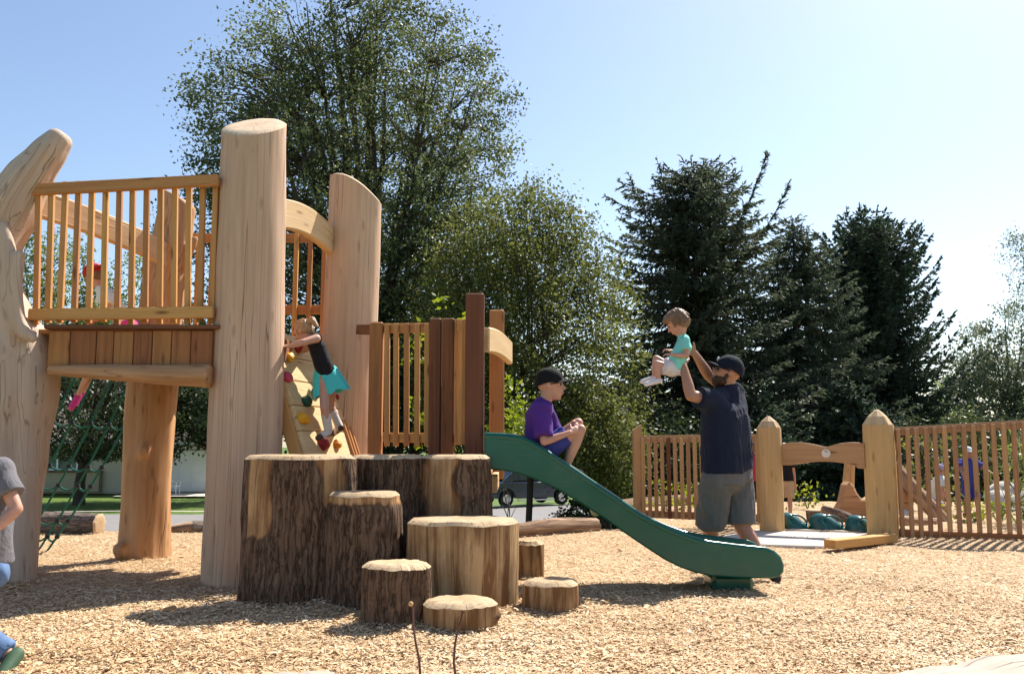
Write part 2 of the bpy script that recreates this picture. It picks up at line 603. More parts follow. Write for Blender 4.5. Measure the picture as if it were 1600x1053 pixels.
M['red_cedar'] = wood('red_cedar', (0.30, 0.125, 0.046), (0.42, 0.19, 0.072), (0.14, 0.05, 0.022), 0.5, 0.6, 0.3, 30)
M['dark_cedar'] = wood('dark_cedar', (0.15, 0.058, 0.028), (0.21, 0.088, 0.042), (0.075, 0.03, 0.016), 0.5, 0.6, 0.4, 30)
M['fence'] = wood('fence_cedar', (0.42, 0.235, 0.11), (0.52, 0.31, 0.155), (0.26, 0.12, 0.05), 0.5, 0.7, 0.3, 34)
M['fence_post'] = wood('fence_post', (0.48, 0.275, 0.115), (0.58, 0.36, 0.17), (0.35, 0.175, 0.06), 0.5, 0.5, 0.3, 20)
M['cut'] = cutwood('sawn_top', (0.50, 0.35, 0.205), (0.60, 0.45, 0.29), (0.36, 0.215, 0.10))
M['cut_post'] = cutwood('sawn_post_top', (0.66, 0.48, 0.31), (0.74, 0.58, 0.42), (0.52, 0.33, 0.18))
M['bark'] = barkmat('bark', (0.070, 0.041, 0.027), (0.25, 0.158, 0.102), (0.46, 0.265, 0.12), (0.58, 0.385, 0.205), (0.24, 0.11, 0.045))
M['bare_stump'] = barkmat('bare_stump', (0.10, 0.06, 0.04), (0.19, 0.12, 0.08), (0.48, 0.295, 0.135), (0.60, 0.42, 0.235), (0.19, 0.09, 0.036))
M['grey_bark'] = barkmat('grey_bark', (0.13, 0.10, 0.08), (0.30, 0.24, 0.20), (0.45, 0.30, 0.18), (0.55, 0.40, 0.28), (0.25, 0.15, 0.09))
M['skin'] = skinmat('skin', (0.52, 0.285, 0.20))
M['skin_tan'] = skinmat('skin_tan', (0.40, 0.205, 0.13))
M['eye'] = plain('eye', (0.03, 0.022, 0.018), 0.15, 0.5, 0.05)
M['slide'] = plain('green_plastic', (0.003, 0.088, 0.056), 0.20, 0.5, 0.06, 5, 0.015, bscale=60)
t = NT('green_plastic')
co = t.n('ShaderNodeTexCoord').outputs['Object']
ds = t.noise(co, 3.2, 6, 0.7); sc_ = t.noise(t.map(co, (4, 60, 60)), 1, 3, 0.6)
c = t.mix(t.noise(co, 1.5, 3), (0.003, 0.080, 0.050), (0.004, 0.098, 0.064))
c = t.mix(t.ramp(ds, [(0.52, 0), (0.8, 0.30)]), c, (0.10, 0.15, 0.11))
c = t.mix(t.ramp(sc_, [(0.62, 0), (0.72, 0.22)]), c, (0.06, 0.16, 0.12))
M['slide'] = t.bsdf(c, t.math('MULTIPLY_ADD', ds, 0.22, 0.10), t.bump(sc_, 0.04, 0.002), 0.5)
M['dark_metal'] = plain('dark_metal', (0.05, 0.05, 0.05), 0.4, 0.5, 0.1, metallic=0.7)
# ================================================================ terrain, mulch, street
def terrain(x, y):
    x = np.asarray(x, float); y = np.asarray(y, float)
    lev = -1.3 - 0.5 * sstep(-14, -2, x) + 1.0 * sstep(4, 14, x)
    y0 = 12.3 + 5.5 * sstep(1.5, 4.0, x)
    t = np.clip((y - y0) / 9.0, 0, 1); t = t * t * (3 - 2 * t)
    return lev * t - 0.15


def axis_steps(lo, hi, fine_lo, fine_hi, fs, cs):
    a = list(np.arange(fine_lo, fine_hi + 1e-6, fs))
    x = fine_lo
    while x > lo: cs2 = max(cs, (fine_lo - x) * .35); x -= cs2; a.insert(0, max(x, lo))
    x = fine_hi
    while x < hi: cs2 = max(cs, (x - fine_hi) * .35); x += cs2; a.append(min(x, hi))
    return np.array(a)


def grid_mesh(name, xs, ys, zf):
    X, Y = np.meshgrid(xs, ys)
    Z = zf(X, Y)
    V = np.stack([X.ravel(), Y.ravel(), Z.ravel()], 1)
    nx, ny = len(xs), len(ys)
    i = np.arange(nx - 1)[None, :] + nx * np.arange(ny - 1)[:, None]
    F = np.stack([i, i + 1, i + 1 + nx, i + nx], -1).reshape(-1, 4)
    return np_mesh(name, V, F, smooth=True)


t = NT('lawn')
co = t.n('ShaderNodeTexCoord').outputs['Object']
n1 = t.noise(co, 0.6, 5); n2 = t.noise(co, 9, 5, 0.7)
c = t.mix(t.ramp(n1, [(0.3, 0), (0.7, 1)]), (0.075, 0.135, 0.018), (0.14, 0.20, 0.035))
c = t.mix(t.ramp(n2, [(0.35, 0.7), (0.6, 0)]), c, (0.04, 0.075, 0.012))
M['lawn'] = t.bsdf(c, 0.8, t.bump(n2, 0.8, 0.05), 0.2)
structure('ground', grid_mesh('ground', axis_steps(-700, 700, -30, 30, 1.0, 3.0), axis_steps(-40, 900, -2, 60, 1.0, 3.0), terrain), M['lawn'])

# wood-chip bed: a gently uneven sheet with real chips strewn on it
t = NT('mulch')
co = t.n('ShaderNodeTexCoord').outputs['Object']
wv = t.n('ShaderNodeVectorMath', {0: co, 1: t.n('ShaderNodeVectorMath', {0: t.n('ShaderNodeTexNoise', {'Vector': co, 'Scale': 14.0}).outputs['Color'], 'Scale': 0.05}, operation='SCALE').outputs[0]}, operation='ADD').outputs[0]
vc = t.n('ShaderNodeTexVoronoi', {'Vector': t.map(wv, (34, 62, 40)), 'Scale': 1.0})
vs = t.n('ShaderNodeSeparateColor', {0: vc.outputs['Color']})
c = t.ramp(vs.outputs[0], [(0.0, (0.26, 0.15, 0.07)), (0.3, (0.46, 0.29, 0.145)), (0.7, (0.62, 0.43, 0.25)), (1.0, (0.72, 0.56, 0.37))])
de = t.voro(t.map(wv, (34, 62, 40)), 1.0, 'DISTANCE_TO_EDGE')
c = t.mix(t.ramp(de, [(0.0, 0.75), (0.12, 0)]), c, (0.10, 0.06, 0.03))
c = t.mix(t.ramp(t.noise(co, 0.9, 4), [(0.45, 0), (0.75, 0.35)]), c, (0.42, 0.27, 0.14))
M['mulch'] = t.bsdf(c, 0.85, t.bump(t.math('ADD', de, vs.outputs[1]), 0.9, 0.012), 0.2)


def mulch_z(X, Y):
    p = np.stack([np.ravel(X), np.ravel(Y), np.zeros(np.size(X))], 1)
    z = (fbm(p * 0.9, 2) - 0.5) * 0.06 + (vnoise(p * 4) - 0.5) * 0.026
    for cx_, cy_, cr_ in ((-2.12, 7.4, .3), (-1.6, 8.5, .28), (-3.4, 8.65, .25), (-3.9, 7.25, .22), (-1.43, 6.1, .37), (-.95, 6.0, .25), (-.33, 6.15, .38), (-.72, 5.6, .2), (-.3, 5.5, .22), (.27, 6.2, .2)):
        d_ = np.hypot(p[:, 0] - cx_, p[:, 1] - cy_) - cr_
        z += .020 * np.exp(-np.maximum(d_, 0) ** 2 / .012) * (.5 + vnoise(p * 3 + cx_))
    q = p[:, :2] - np.array([2.45, 6.95]); z -= 0.05 * np.exp(-(q ** 2).sum(1) / .25)
    return z.reshape(np.shape(X))


me = grid_mesh('mulch_bed', axis_steps(-9, 12, -7, 8, 0.12, 0.5), np.arange(1.0, 11.61, 0.12), lambda X, Y: mulch_z(X, Y) + 0.0)
structure('mulch_bed', me, M['mulch'])
me = grid_mesh('mulch_bed', np.arange(1.6, 15.01, 0.2), np.arange(11.60, 17.4, 0.2), lambda X, Y: mulch_z(X, Y) - 0.004)
structure('mulch_bed', me, M['mulch'])


def chips(n, ylo, yhi, Llo, Lhi, seed):
    r = np.random.default_rng(seed)
    # density falls with distance
    u = r.random(n)
    y = 1 / ((1 - u) / ylo + u / yhi)
    x = (r.random(n) * 2 - 1) * (0.60 * y + 0.4)
    ok = (x > -8.8) & (x < 11.5) & ((y < 11.5) | (x > 1.75))
    x, y = x[ok], y[ok]; n = len(x)
    z = mulch_z(x, y) + r.random(n) * 0.012
    L = Llo + (Lhi - Llo) * r.random(n) ** 1.7; L = np.where(r.random(n) < .012, L * 2.2, L); w = L * r.uniform(0.18, 0.5, n); az = r.random(n) * PI * 2
    tilt = r.normal(0, 0.20, n); roll = r.normal(0, 0.28, n)
    d = np.stack([np.cos(az) * np.cos(tilt), np.sin(az) * np.cos(tilt), np.sin(tilt)], 1)
    s = np.stack([-np.sin(az) * np.cos(roll), np.cos(az) * np.cos(roll), np.sin(roll)], 1)
    up = np.cross(d, s)
    c = np.stack([x, y, z + 0.006], 1)
    h = (L * 0.5)[:, None]; ww = (w * 0.5)[:, None]
    k = r.uniform(-0.35, 0.35, n)[:, None]
    bend = (L * r.uniform(-0.05, 0.12, n))[:, None]
    tp = r.uniform(0.5, 1.0, n)[:, None]
    a0 = c - d * h - s * ww * tp; a1 = c - d * h * (1 + k) + s * ww * tp
    b0 = c - s * ww + up * bend; b1 = c + s * ww + up * bend
    e0 = c + d * h - s * ww * .8; e1 = c + d * h * (1 - k) + s * ww * .6
    V = np.stack([a0, a1, b0, b1, e0, e1], 1).reshape(-1, 3)
    i = np.arange(n)[:, None] * 6
    nr_ = y < 7.0
    F = np.concatenate([i[nr_] + np.array([[0, 2, 3, 1]]), i[nr_] + np.array([[2, 4, 5, 3]]), i[~nr_] + np.array([[0, 4, 5, 1]])], 0)
    tone = r.beta(2.2, 2.0, n) + (fbm(np.stack([x, y, x * 0], 1) * 1.3, 3) - .5) * .5
    tone = np.repeat(np.clip(tone, 0, 1), 6)
    return np_mesh('wood_chips', V, F, {'tone': tone})


t = NT('chip')
tone = t.attr('tone', 'Fac')
c = t.ramp(tone, [(0.0, (0.33, 0.17, 0.075)), (0.18, (0.51, 0.32, 0.155)), (0.5, (0.63, 0.445, 0.255)), (0.8, (0.71, 0.545, 0.35)), (1.0, (0.78, 0.67, 0.50))])
co = t.n('ShaderNodeTexCoord').outputs['Object']
fn = t.noise(t.map(co, (260, 260, 260)), 1, 2)
c = t.hsv(c, 0.5, 1.0, t.math('MULTIPLY_ADD', fn, 0.3, 0.85))
M['chip'] = t.bsdf(c, 0.72, None, 0.25)
structure('wood_chips', chips(270000, 3.4, 12.5, 0.009, 0.034, 3), M['chip'], kind='stuff')

# street below the playground
t = NT('asphalt')
co = t.n('ShaderNodeTexCoord').outputs['Object']
n = t.noise(co, 3, 6, 0.65)
M['asphalt'] = t.bsdf(t.mix(n, (0.16, 0.15, 0.145), (0.27, 0.26, 0.255)), 0.85, t.bump(t.noise(co, 90, 2), 0.3, 0.01), 0.2)
M['concrete'] = plain('concrete', (0.52, 0.47, 0.41), 0.85, 0.2, 0.14, 5, 0.35, bscale=70)
cl = [(-90, 31), (-40, 27.0), (-18, 28.2), (-10, 30), (0, 38.5), (8, 45.5), (20, 54), (60, 70)]


def street_strip(off0, off1, dz, step=1.5):
    V = []; F = []
    pts = []
    for a, b in zip(cl[:-1], cl[1:]):
        a = Vector(a); b = Vector(b); m = max(1, int((b - a).length / step))
        for k in range(m): pts.append(a.lerp(b, k / m))
    pts.append(Vector(cl[-1]))
    for i, p in enumerate(pts):
        tt = (pts[min(i + 3, len(pts) - 1)] - pts[max(i - 3, 0)]).normalized(); nn = Vector((-tt.y, tt.x))
        for k in range(7):
            q = p + nn * (off0 + (off1 - off0) * k / 6)
            V.append((q.x, q.y, float(terrain(q.x, q.y)) + dz))
    for i in range(len(pts) - 1):
        for k in range(6):
            a = i * 7 + k; F.append((a + 7, a + 8, a + 1, a))
    return np_mesh('street', V, F, smooth=True)


structure('street', street_strip(-3.6, 3.6, 0.06), M['asphalt'])
structure('kerb', street_strip(3.6, 3.85, 0.16), M['concrete'])
dm = grid_mesh('driveway', np.arange(-19.0, -14.4, 0.5), np.arange(43.2, 46.01, 0.4), lambda X, Y: terrain(X, Y) + 0.10)
structure('driveway', dm, M['concrete'])

# ================================================================ trees
def leaf_quads(c, out, L, wd, r, up_bias=0.0, droop=0.0):
    """diamond leaves at points c; out = preferred direction"""
    n = len(c)
    d = r.normal(0, 1, (n, 3)) + out
    d[:, 2] -= droop
    d /= np.linalg.norm(d, axis=1, keepdims=True)
    q = r.normal(0, 1, (n, 3)); q[:, 2] += up_bias
    s = np.cross(d, q); s /= np.linalg.norm(s, axis=1, keepdims=True) + 1e-9
    L = (L * r.uniform(0.6, 1.3, n))[:, None]; w = L * wd
    nn = np.cross(d, s)
    m = c + d * L * 0.45 + nn * L * r.uniform(-.12, .12, (n, 1))
    V = np.stack([c, m + s * w, c + d * L, m - s * w], 1).reshape(-1, 3)
    F = np.arange(4 * n).reshape(n, 4)
    return V, F


def env_at(env, z):
    zs = [e[0] for e in env]
    return [np.interp(z, zs, [e[k] for e in env]) for k in (1, 2, 3)]


def broadleaf(name, label, base, env, n_limb, n_clump, per, leaf, mat, barkm, seed, trunk_r=0.25, fork=2.5, gap=0.42, clump=0.42,
              droop=0.0, hollow=0.45, nfreq=0.45, group=None, spread=1.0, twig=0.012, cat='tree'):
    """env: (z, radius, centre shift x, centre shift y) above the base"""
    r = np.random.default_rng(seed)
    base = Vector(base); b3 = np.array(base)
    th = thing(name, label, cat, base, group)
    top = env[-1][0]
    zs = np.linspace(env[0][0], top, 200)
    rad = np.maximum(env_at(env, zs)[0], 0.02)
    p = rad ** 2; p /= p.sum()
    pts = []
    while len(pts) < n_clump:
        z = r.choice(zs, p=p) + r.uniform(-.1, .1)
        R, cx, cy = env_at(env, z)
        a = r.random() * 2 * PI; u = hollow + (1 - hollow) * r.random() ** 0.6
        if r.random() < .25: u = r.random()
        R = R * (0.82 + 0.36 * float(vnoise([[math.cos(a) * 2.2 + seed, math.sin(a) * 2.2, z * .55]])[0]))
        q = np.array([cx + math.cos(a) * u * R, cy + math.sin(a) * u * R, z])
        if vnoise([q * nfreq + seed * 3.7])[0] < gap * r.uniform(.6, 1.25): continue
        pts.append(q)
    pts = np.array(pts)
    mb = MB()
    mz = env[0][0] + (top - env[0][0]) * .55
    lean = Vector((env_at(env, fork)[1] * .3, 0, 0))
    forkp = base + Vector((0, 0, fork)) + lean
    mb.tube([base - Vector((0, 0, .3)), base + Vector((0, 0, .15)), base + Vector((0, 0, fork * .5)), forkp], [trunk_r * 1.5, trunk_r * 1.1, trunk_r * .9, trunk_r * .85], 10)
    limbs = []
    for i in range(n_limb):
        a = 2 * PI * (i + r.uniform(-.3, .3)) / n_limb
        e = r.uniform(0.15, 1.0) ** .7
        z1 = fork + (top * .97 - fork) * (0.35 + .65 * e)
        R, cx, cy = env_at(env, z1)
        k = spread * (1.0 - .55 * e) * .9
        if i == 0: k = .05; z1 = top * .97
        end = base + Vector((cx + math.cos(a) * R * k, cy + math.sin(a) * R * k, z1))
        st = base + Vector((0, 0, fork * r.uniform(.75, 1.0))) + lean
        mid = st.lerp(end, .5) + Vector((0, 0, (end - st).length * .07)) + Vector(r.normal(0, .12, 3))
        ps = []
        for j in range(9):
            u = j / 8
            ps.append(st * (1 - u) ** 2 + mid * 2 * u * (1 - u) + end * u * u + Vector(r.normal(0, .05, 3)) * (u > 0))
        r0 = trunk_r * r.uniform(.35, .55)
        mb.tube(ps, [r0 * (1 - .88 * j / 8) for j in range(9)], 6)
        limbs.extend([(q, r0 * (1 - .88 * j / 8)) for j, q in enumerate(ps)])
    LP = np.array([q for q, _ in limbs]); LR = np.array([x for _, x in limbs])
    dirs = []
    for q in pts:
        w = q + b3
        dv = w - LP
        dist = np.linalg.norm(dv, axis=1) + np.where(dv[:, 2] < 0.15 * np.linalg.norm(dv, axis=1), 1.2, 0) * (1 if droop < .5 else .3)
        j = int(np.argmin(dist)); s = Vector(LP[j]); e = Vector(w)
        m = s.lerp(e, .5) + Vector((0, 0, .12 * (e - s).length)) + Vector(r.normal(0, .06, 3))
        r0 = min(LR[j] * .6, twig * 2.2)
        mb.tube([s, s.lerp(m, .5) + Vector(r.normal(0, .03, 3)), m, m.lerp(e, .5) + Vector(r.normal(0, .04, 3)), e], [r0, r0 * .8, r0 * .6, r0 * .45, r0 * .25], 4, False)
        dd = (e - s).normalized(); dirs.append((dd.x, dd.y, dd.z))
    obj('trunk', mb, barkm, th, 60)
    dirs = np.array(dirs)
    N = len(pts) * per
    idx = np.repeat(np.arange(len(pts)), per)
    sz = clump * r.uniform(.55, 1.35, len(pts))[idx][:, None]
    off = np.clip(r.normal(0, 1, (N, 3)), -1.7, 1.7) * np.array([1, 1, .7]) * sz * .50 + dirs[idx] * r.uniform(-.9, .6, (N, 1)) * sz
    off[:, 2] -= droop * np.abs(r.normal(0, 1, N)) * clump * 1.6
    c = pts[idx] + off
    V, F = leaf_quads(c + b3, dirs[idx] * .7, leaf, .30, r, .8, droop * 1.2 + .25)
    tone = np.clip(np.repeat(r.beta(2.0, 2.6, N) * .75 + (vnoise(pts * .5 + 9)[idx] - .5) * .55 + .1, 4), 0, 1)
    me = np_mesh('crown', V, F, {'tone': tone})
    link_mesh('crown', me, mat, th)
    return th


def spruce(name, label, base, H, prof, mat, barkm, seed, whorl=0.32, nb=8, twig_l=0.55, droop=0.35, upturn=0.25, extra=(), group=None, tuft=0.055, dens=1.0, trunk_r=0.22):
    """prof: list of (fraction of height, radius)"""
    r = np.random.default_rng(seed)
    base = Vector(base)
    th = thing(name, label, 'tree', base, group)
    mb = MB()
    mb.tube([base - Vector((0, 0, .3)), base + Vector((0, 0, H * .5)), base + Vector((0, 0, H))], [trunk_r, trunk_r * .6, .015], 8)
    br = []
    z = 0.25
    while z < H - .15:
        R = np.interp(z / H, [a for a, _ in prof], [b for _, b in prof])
        k = nb if z < H * .8 else max(5, nb - 2)
        a0 = r.random() * 6
        for i in range(k):
            a = a0 + 2 * PI * i / k + r.uniform(-.25, .25)
            L = R * r.uniform(.68, 1.12) * (0.8 + .4 * float(vnoise([[math.cos(a) * 1.7 + seed, math.sin(a) * 1.7, z * .6]])[0]))
            if L < .08: continue
            zz = z + r.uniform(-.12, .12)
            rise = 0.35 * max(0, (zz / H - .55)) * L * 2
            ps = []
            for j in range(7):
                u = j / 6
                ps.append(base + Vector((math.cos(a) * L * u, math.sin(a) * L * u, zz + rise * u - droop * L * u * (1.1 - .1 * u) + upturn * L * u ** 3)))
            br.append((ps, L))
        z += whorl * r.uniform(.8, 1.2) * (1 if z < H * .75 else .75)
    for pl, L in extra:
        br.append(([Vector(q) for q in pl], L))
    pos = []; dr = []; ln = []
    for ps, L in br:
        mb.tube(ps, [max(.008, .035 * L / 2.5 * (1 - .85 * j / (len(ps) - 1))) for j in range(len(ps))], 4, False)
        A = np.array([tuple(q) for q in ps])
        m = max(3, int(L / .13 * dens))
        u = np.clip((np.arange(m) + r.random(m)) / m, 0.12, 1.0) * (len(ps) - 1)
        i = np.minimum(u.astype(int), len(ps) - 2); f = (u - i)[:, None]
        q = A[i] * (1 - f) + A[i + 1] * f
        tg = A[i + 1] - A[i]; tg /= np.linalg.norm(tg, axis=1, keepdims=True)
        sd = np.cross(tg, [0, 0, 1.0]); sd /= np.linalg.norm(sd, axis=1, keepdims=True) + 1e-9
        for sg in (-1, 1):
            d = tg * .75 + sd * sg * r.uniform(.5, 1.1, (m, 1)) + np.array([0, 0, -.45]) * r.uniform(.0, 1.3, (m, 1)) + r.normal(0, .12, (m, 3))
            d /= np.linalg.norm(d, axis=1, keepdims=True)
            tl = twig_l * (1.0 - .55 * (u / (len(ps) - 1))) * r.uniform(.5, 1.15, m) * min(1, L / 1.2 + .25)
            pos.append(q); dr.append(d); ln.append(tl)
        pos.append(q[-2:]); dr.append(tg[-2:]); ln.append(np.full(2, twig_l * .5))
    pos = np.concatenate(pos); dr = np.concatenate(dr); ln = np.concatenate(ln)
    P0 = [pos]; D0 = [dr]; L0 = [ln]
    for k in range(4):                           # side twiglets
        f = r.uniform(.2, .85, (len(pos), 1))
        p2 = pos + dr * ln[:, None] * f
        d2 = dr * .8 + r.normal(0, .45, dr.shape) + np.array([0, 0, -.25])
        d2 /= np.linalg.norm(d2, axis=1, keepdims=True)
        P0.append(p2); D0.append(d2); L0.append(ln * r.uniform(.3, .6, len(ln)))
    pos = np.concatenate(P0); dr = np.concatenate(D0); ln = np.concatenate(L0)
    n1 = len(P0[0])
    V = []; TN = []
    tn_all = r.beta(2, 2.5, len(pos)) * .8 + (vnoise(pos * .8) - .5) * .4
    pos0, dr0, ln0 = pos, dr, ln
    for k in range(2):
        n = len(pos0) if k == 0 else n1
        pos, dr, ln = pos0[:n], dr0[:n], ln0[:n]
        TN.append(tn_all[:n])
        q = r.normal(0, 1, (n, 3))
        s = np.cross(dr, q); s /= np.linalg.norm(s, axis=1, keepdims=True) + 1e-9
        w = (tuft * r.uniform(.6, 1.3, n))[:, None]
        e = pos + dr * ln[:, None]
        m = pos + dr * (ln * .4)[:, None]
        V.append(np.stack([pos - s * w * .2, m + s * w * .55, e, m - s * w * .55], 1).reshape(-1, 3))
    V = np.concatenate(V)
    F = np.arange(len(V)).reshape(-1, 4)
    tone = np.clip(np.repeat(np.concatenate(TN), 4), 0, 1)
    obj('trunk', mb, barkm, th, 60)
    me = np_mesh('crown', V, F, {'tone': tone})
    link_mesh('crown', me, mat, th)
    return th


M['tree_bark'] = plain('tree_bark', (0.075, 0.058, 0.045), 0.9, 0.15, 0.3, 12, 0.6)
M['leaf_big'] = leafmat('leaf_linden', (0.050, 0.072, 0.030), (0.12, 0.145, 0.060), 0.42, 0.5, (0.16, 0.16, 0.045))
M['leaf_birch'] = leafmat('leaf_birch', (0.055, 0.075, 0.022), (0.135, 0.152, 0.046), 0.44, 0.5, (0.20, 0.185, 0.045))
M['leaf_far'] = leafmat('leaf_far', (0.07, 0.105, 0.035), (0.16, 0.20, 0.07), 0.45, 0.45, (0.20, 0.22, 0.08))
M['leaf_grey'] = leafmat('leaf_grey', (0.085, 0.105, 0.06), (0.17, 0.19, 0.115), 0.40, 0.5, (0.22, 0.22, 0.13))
M['leaf_lime'] = leafmat('leaf_lime', (0.09, 0.14, 0.018), (0.18, 0.23, 0.032), 0.45, 0.5, (0.26, 0.27, 0.05))
M['leaf_dark'] = leafmat('leaf_shade', (0.018, 0.031, 0.012), (0.050, 0.070, 0.026), 0.30, 0.45, (0.06, 0.07, 0.02))  # leaf tones darkened: understory shade put into the colour
M['needle'] = leafmat('needle_dark', (0.048, 0.066, 0.044), (0.12, 0.138, 0.088), 0.36, 0.6, (0.14, 0.135, 0.07), 0.2)
M['needle2'] = leafmat('needle_black', (0.024, 0.042, 0.030), (0.070, 0.094, 0.060), 0.3, 0.6, (0.08, 0.09, 0.045), 0.2)


def at(px, Y):
    """ground point under image column px at distance Y"""
    x = P(px, 700, Y).x
    return (x, Y, float(terrain(x, Y)))


def zrel(py, Y, base):
    return P(800, py, Y).z - base[2]


b = at(575, 26)
broadleaf('linden_tree', 'tall broad dark green leafy tree rising behind the two big log posts', b,
          [(3.2, 4.0, -.2, 0), (5.0, 4.9, -.6, 0), (7.5, 5.4, -.6, 0), (9.5, 5.5, -.5, 0), (11.5, 5.1, -.5, 0), (13.5, 4.6, -.5, 0), (15.5, 3.6, -.4, 0), (17.5, 1.4, -.3, 0)],
          21, 2100, 66, .108, M['leaf_big'], M['tree_bark'], 11, trunk_r=.34, fork=4.6, gap=.47, clump=.46, hollow=.25, spread=1.3)
b = at(826, 21)
broadleaf('birch_tree', 'lighter olive green drooping tree right of the tall broad leafy tree', b,
          [(3.3, 2.4, .2, 0), (3.6, 2.8, .1, 0), (4.0, 2.95, -.1, 0), (5.5, 2.85, -.35, 0), (7.0, 2.6, -.4, 0), (8.3, 1.9, -.2, 0), (9.0, 1.1, 0, 0), (9.4, .3, .1, 0)],
          13, 1300, 60, .088, M['leaf_birch'], M['tree_bark'], 23, trunk_r=.085, fork=2.6, gap=.44, clump=.36, droop=.42, hollow=.35, nfreq=.7)
b = at(955, 19)
broadleaf('weeping_bush', 'low pale green leafy tree just behind the boy on the slide', b,
          [(1.75, .7, -.1, 0), (2.0, 1.1, -.25, 0), (2.7, 1.15, -.4, 0), (3.5, .8, -.6, 0), (4.1, .2, -.7, 0)],
          7, 300, 70, .075, M['leaf_birch'], M['tree_bark'], 29, trunk_r=.06, fork=.7, gap=.40, clump=.30, droop=.3, hollow=.3, nfreq=.9)
b = at(615, 24)
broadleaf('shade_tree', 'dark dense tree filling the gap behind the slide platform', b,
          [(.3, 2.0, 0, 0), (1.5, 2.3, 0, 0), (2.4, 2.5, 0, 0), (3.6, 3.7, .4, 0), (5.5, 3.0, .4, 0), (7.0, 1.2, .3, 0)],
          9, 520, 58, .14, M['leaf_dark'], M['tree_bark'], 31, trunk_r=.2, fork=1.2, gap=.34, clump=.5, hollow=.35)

# spruces beyond the fence
b = at(1095, 27)
B1 = Vector(b)
ex = []
for (x0, y0, x1, y1, xm, ym) in ((1120, 400, 1196, 246, 1172, 330), (1130, 430, 1230, 292, 1200, 370), (1060, 420, 985, 280, 1005, 340), (1080, 380, 1030, 262, 1045, 320)):
    a = P(x0, y0, 27); m = P(xm, ym, 26.5); e = P(x1, y1, 26.5)
    ex.append(([a * (1 - u) ** 2 + m * 2 * u * (1 - u) + e * u * u for u in np.linspace(0, 1, 9)], (e - a).length))
SPR = 'spruces beyond the playground fence'
spruce('spruce_tree', 'big ragged spruce with two bare curved leaders behind the man in navy', b, zrel(252, 27, b),
       [(0, 3.2), (.15, 3.6), (.4, 3.5), (.6, 3.1), (.75, 2.75), (.87, 2.1), (.95, 1.1), (1, .15)], M['needle'], M['tree_bark'], 5, whorl=.34, nb=9, twig_l=.66, extra=ex, group=SPR, tuft=.050, dens=1.45)
b = at(1252, 29)
spruce('spruce_tree', 'mid sized spruce with pointed tip right of the ragged spruce', b, zrel(340, 29, b),
       [(0, 3.4), (.2, 3.7), (.45, 3.2), (.65, 2.4), (.8, 1.5), (.92, .7), (1, .06)], M['needle'], M['tree_bark'], 6, whorl=.33, nb=9, twig_l=.62, group=SPR, tuft=.042, dens=1.6)
b = at(1372, 33)
spruce('spruce_tree', 'dense near black rounded spruce, rightmost of the row of spruces', b, zrel(356, 33, b),
       [(0, 2.7), (.2, 3.1), (.45, 3.2), (.65, 2.9), (.82, 2.3), (.94, 1.35), (1, .3)], M['needle2'], M['tree_bark'], 8, whorl=.3, nb=11, twig_l=.6, droop=.1, upturn=.5, group=SPR, tuft=.070, dens=1.25)
b = at(1003, 30)
spruce('spruce_tree', 'shadowed spruce between the olive green tree and the ragged spruce', b, 6.2,
       [(0, 2.6), (.3, 2.4), (.7, 1.3), (1, .1)], M['needle2'], M['tree_bark'], 9, whorl=.34, nb=9, twig_l=.6, group=SPR, tuft=.09, dens=1.1)
b = at(1180, 24)
spruce('spruce_tree', 'low spruce behind the gate with boughs sweeping to the ground', b, 4.4,
       [(0, 2.3), (.3, 2.1), (.7, 1.2), (1, .1)], M['needle2'], M['tree_bark'], 10, whorl=.3, nb=9, twig_l=.55, group=SPR, tuft=.075, dens=1.2)
b = at(1330, 25)
spruce('spruce_tree', 'low dark spruce behind the carved wooden saddle', b, 4.2,
       [(0, 2.4), (.3, 2.2), (.7, 1.2), (1, .1)], M['needle2'], M['tree_bark'], 12, whorl=.3, nb=9, twig_l=.55, group=SPR, tuft=.08, dens=1.2)
# right-hand trees
b = at(1575, 44)
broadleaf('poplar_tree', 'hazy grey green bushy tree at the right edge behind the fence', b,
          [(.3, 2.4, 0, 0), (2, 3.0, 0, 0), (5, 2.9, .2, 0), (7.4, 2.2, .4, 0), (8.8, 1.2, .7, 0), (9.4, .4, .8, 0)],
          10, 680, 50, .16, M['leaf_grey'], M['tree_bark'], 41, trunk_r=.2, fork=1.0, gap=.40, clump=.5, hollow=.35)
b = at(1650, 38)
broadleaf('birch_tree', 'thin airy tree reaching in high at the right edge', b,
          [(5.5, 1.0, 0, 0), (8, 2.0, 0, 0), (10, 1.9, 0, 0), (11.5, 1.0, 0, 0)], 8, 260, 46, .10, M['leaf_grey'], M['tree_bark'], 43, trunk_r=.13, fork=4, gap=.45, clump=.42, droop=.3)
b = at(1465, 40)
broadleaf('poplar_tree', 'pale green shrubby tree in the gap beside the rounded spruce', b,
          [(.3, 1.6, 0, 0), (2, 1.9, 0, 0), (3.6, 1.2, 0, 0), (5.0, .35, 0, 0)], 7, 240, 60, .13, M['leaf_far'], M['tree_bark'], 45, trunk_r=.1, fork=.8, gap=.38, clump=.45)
b = at(1480, 26)
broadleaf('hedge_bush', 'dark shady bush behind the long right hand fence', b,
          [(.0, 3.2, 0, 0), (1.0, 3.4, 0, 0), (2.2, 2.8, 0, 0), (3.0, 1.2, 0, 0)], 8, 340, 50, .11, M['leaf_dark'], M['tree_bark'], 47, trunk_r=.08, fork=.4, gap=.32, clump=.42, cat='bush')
b = at(1620, 27)
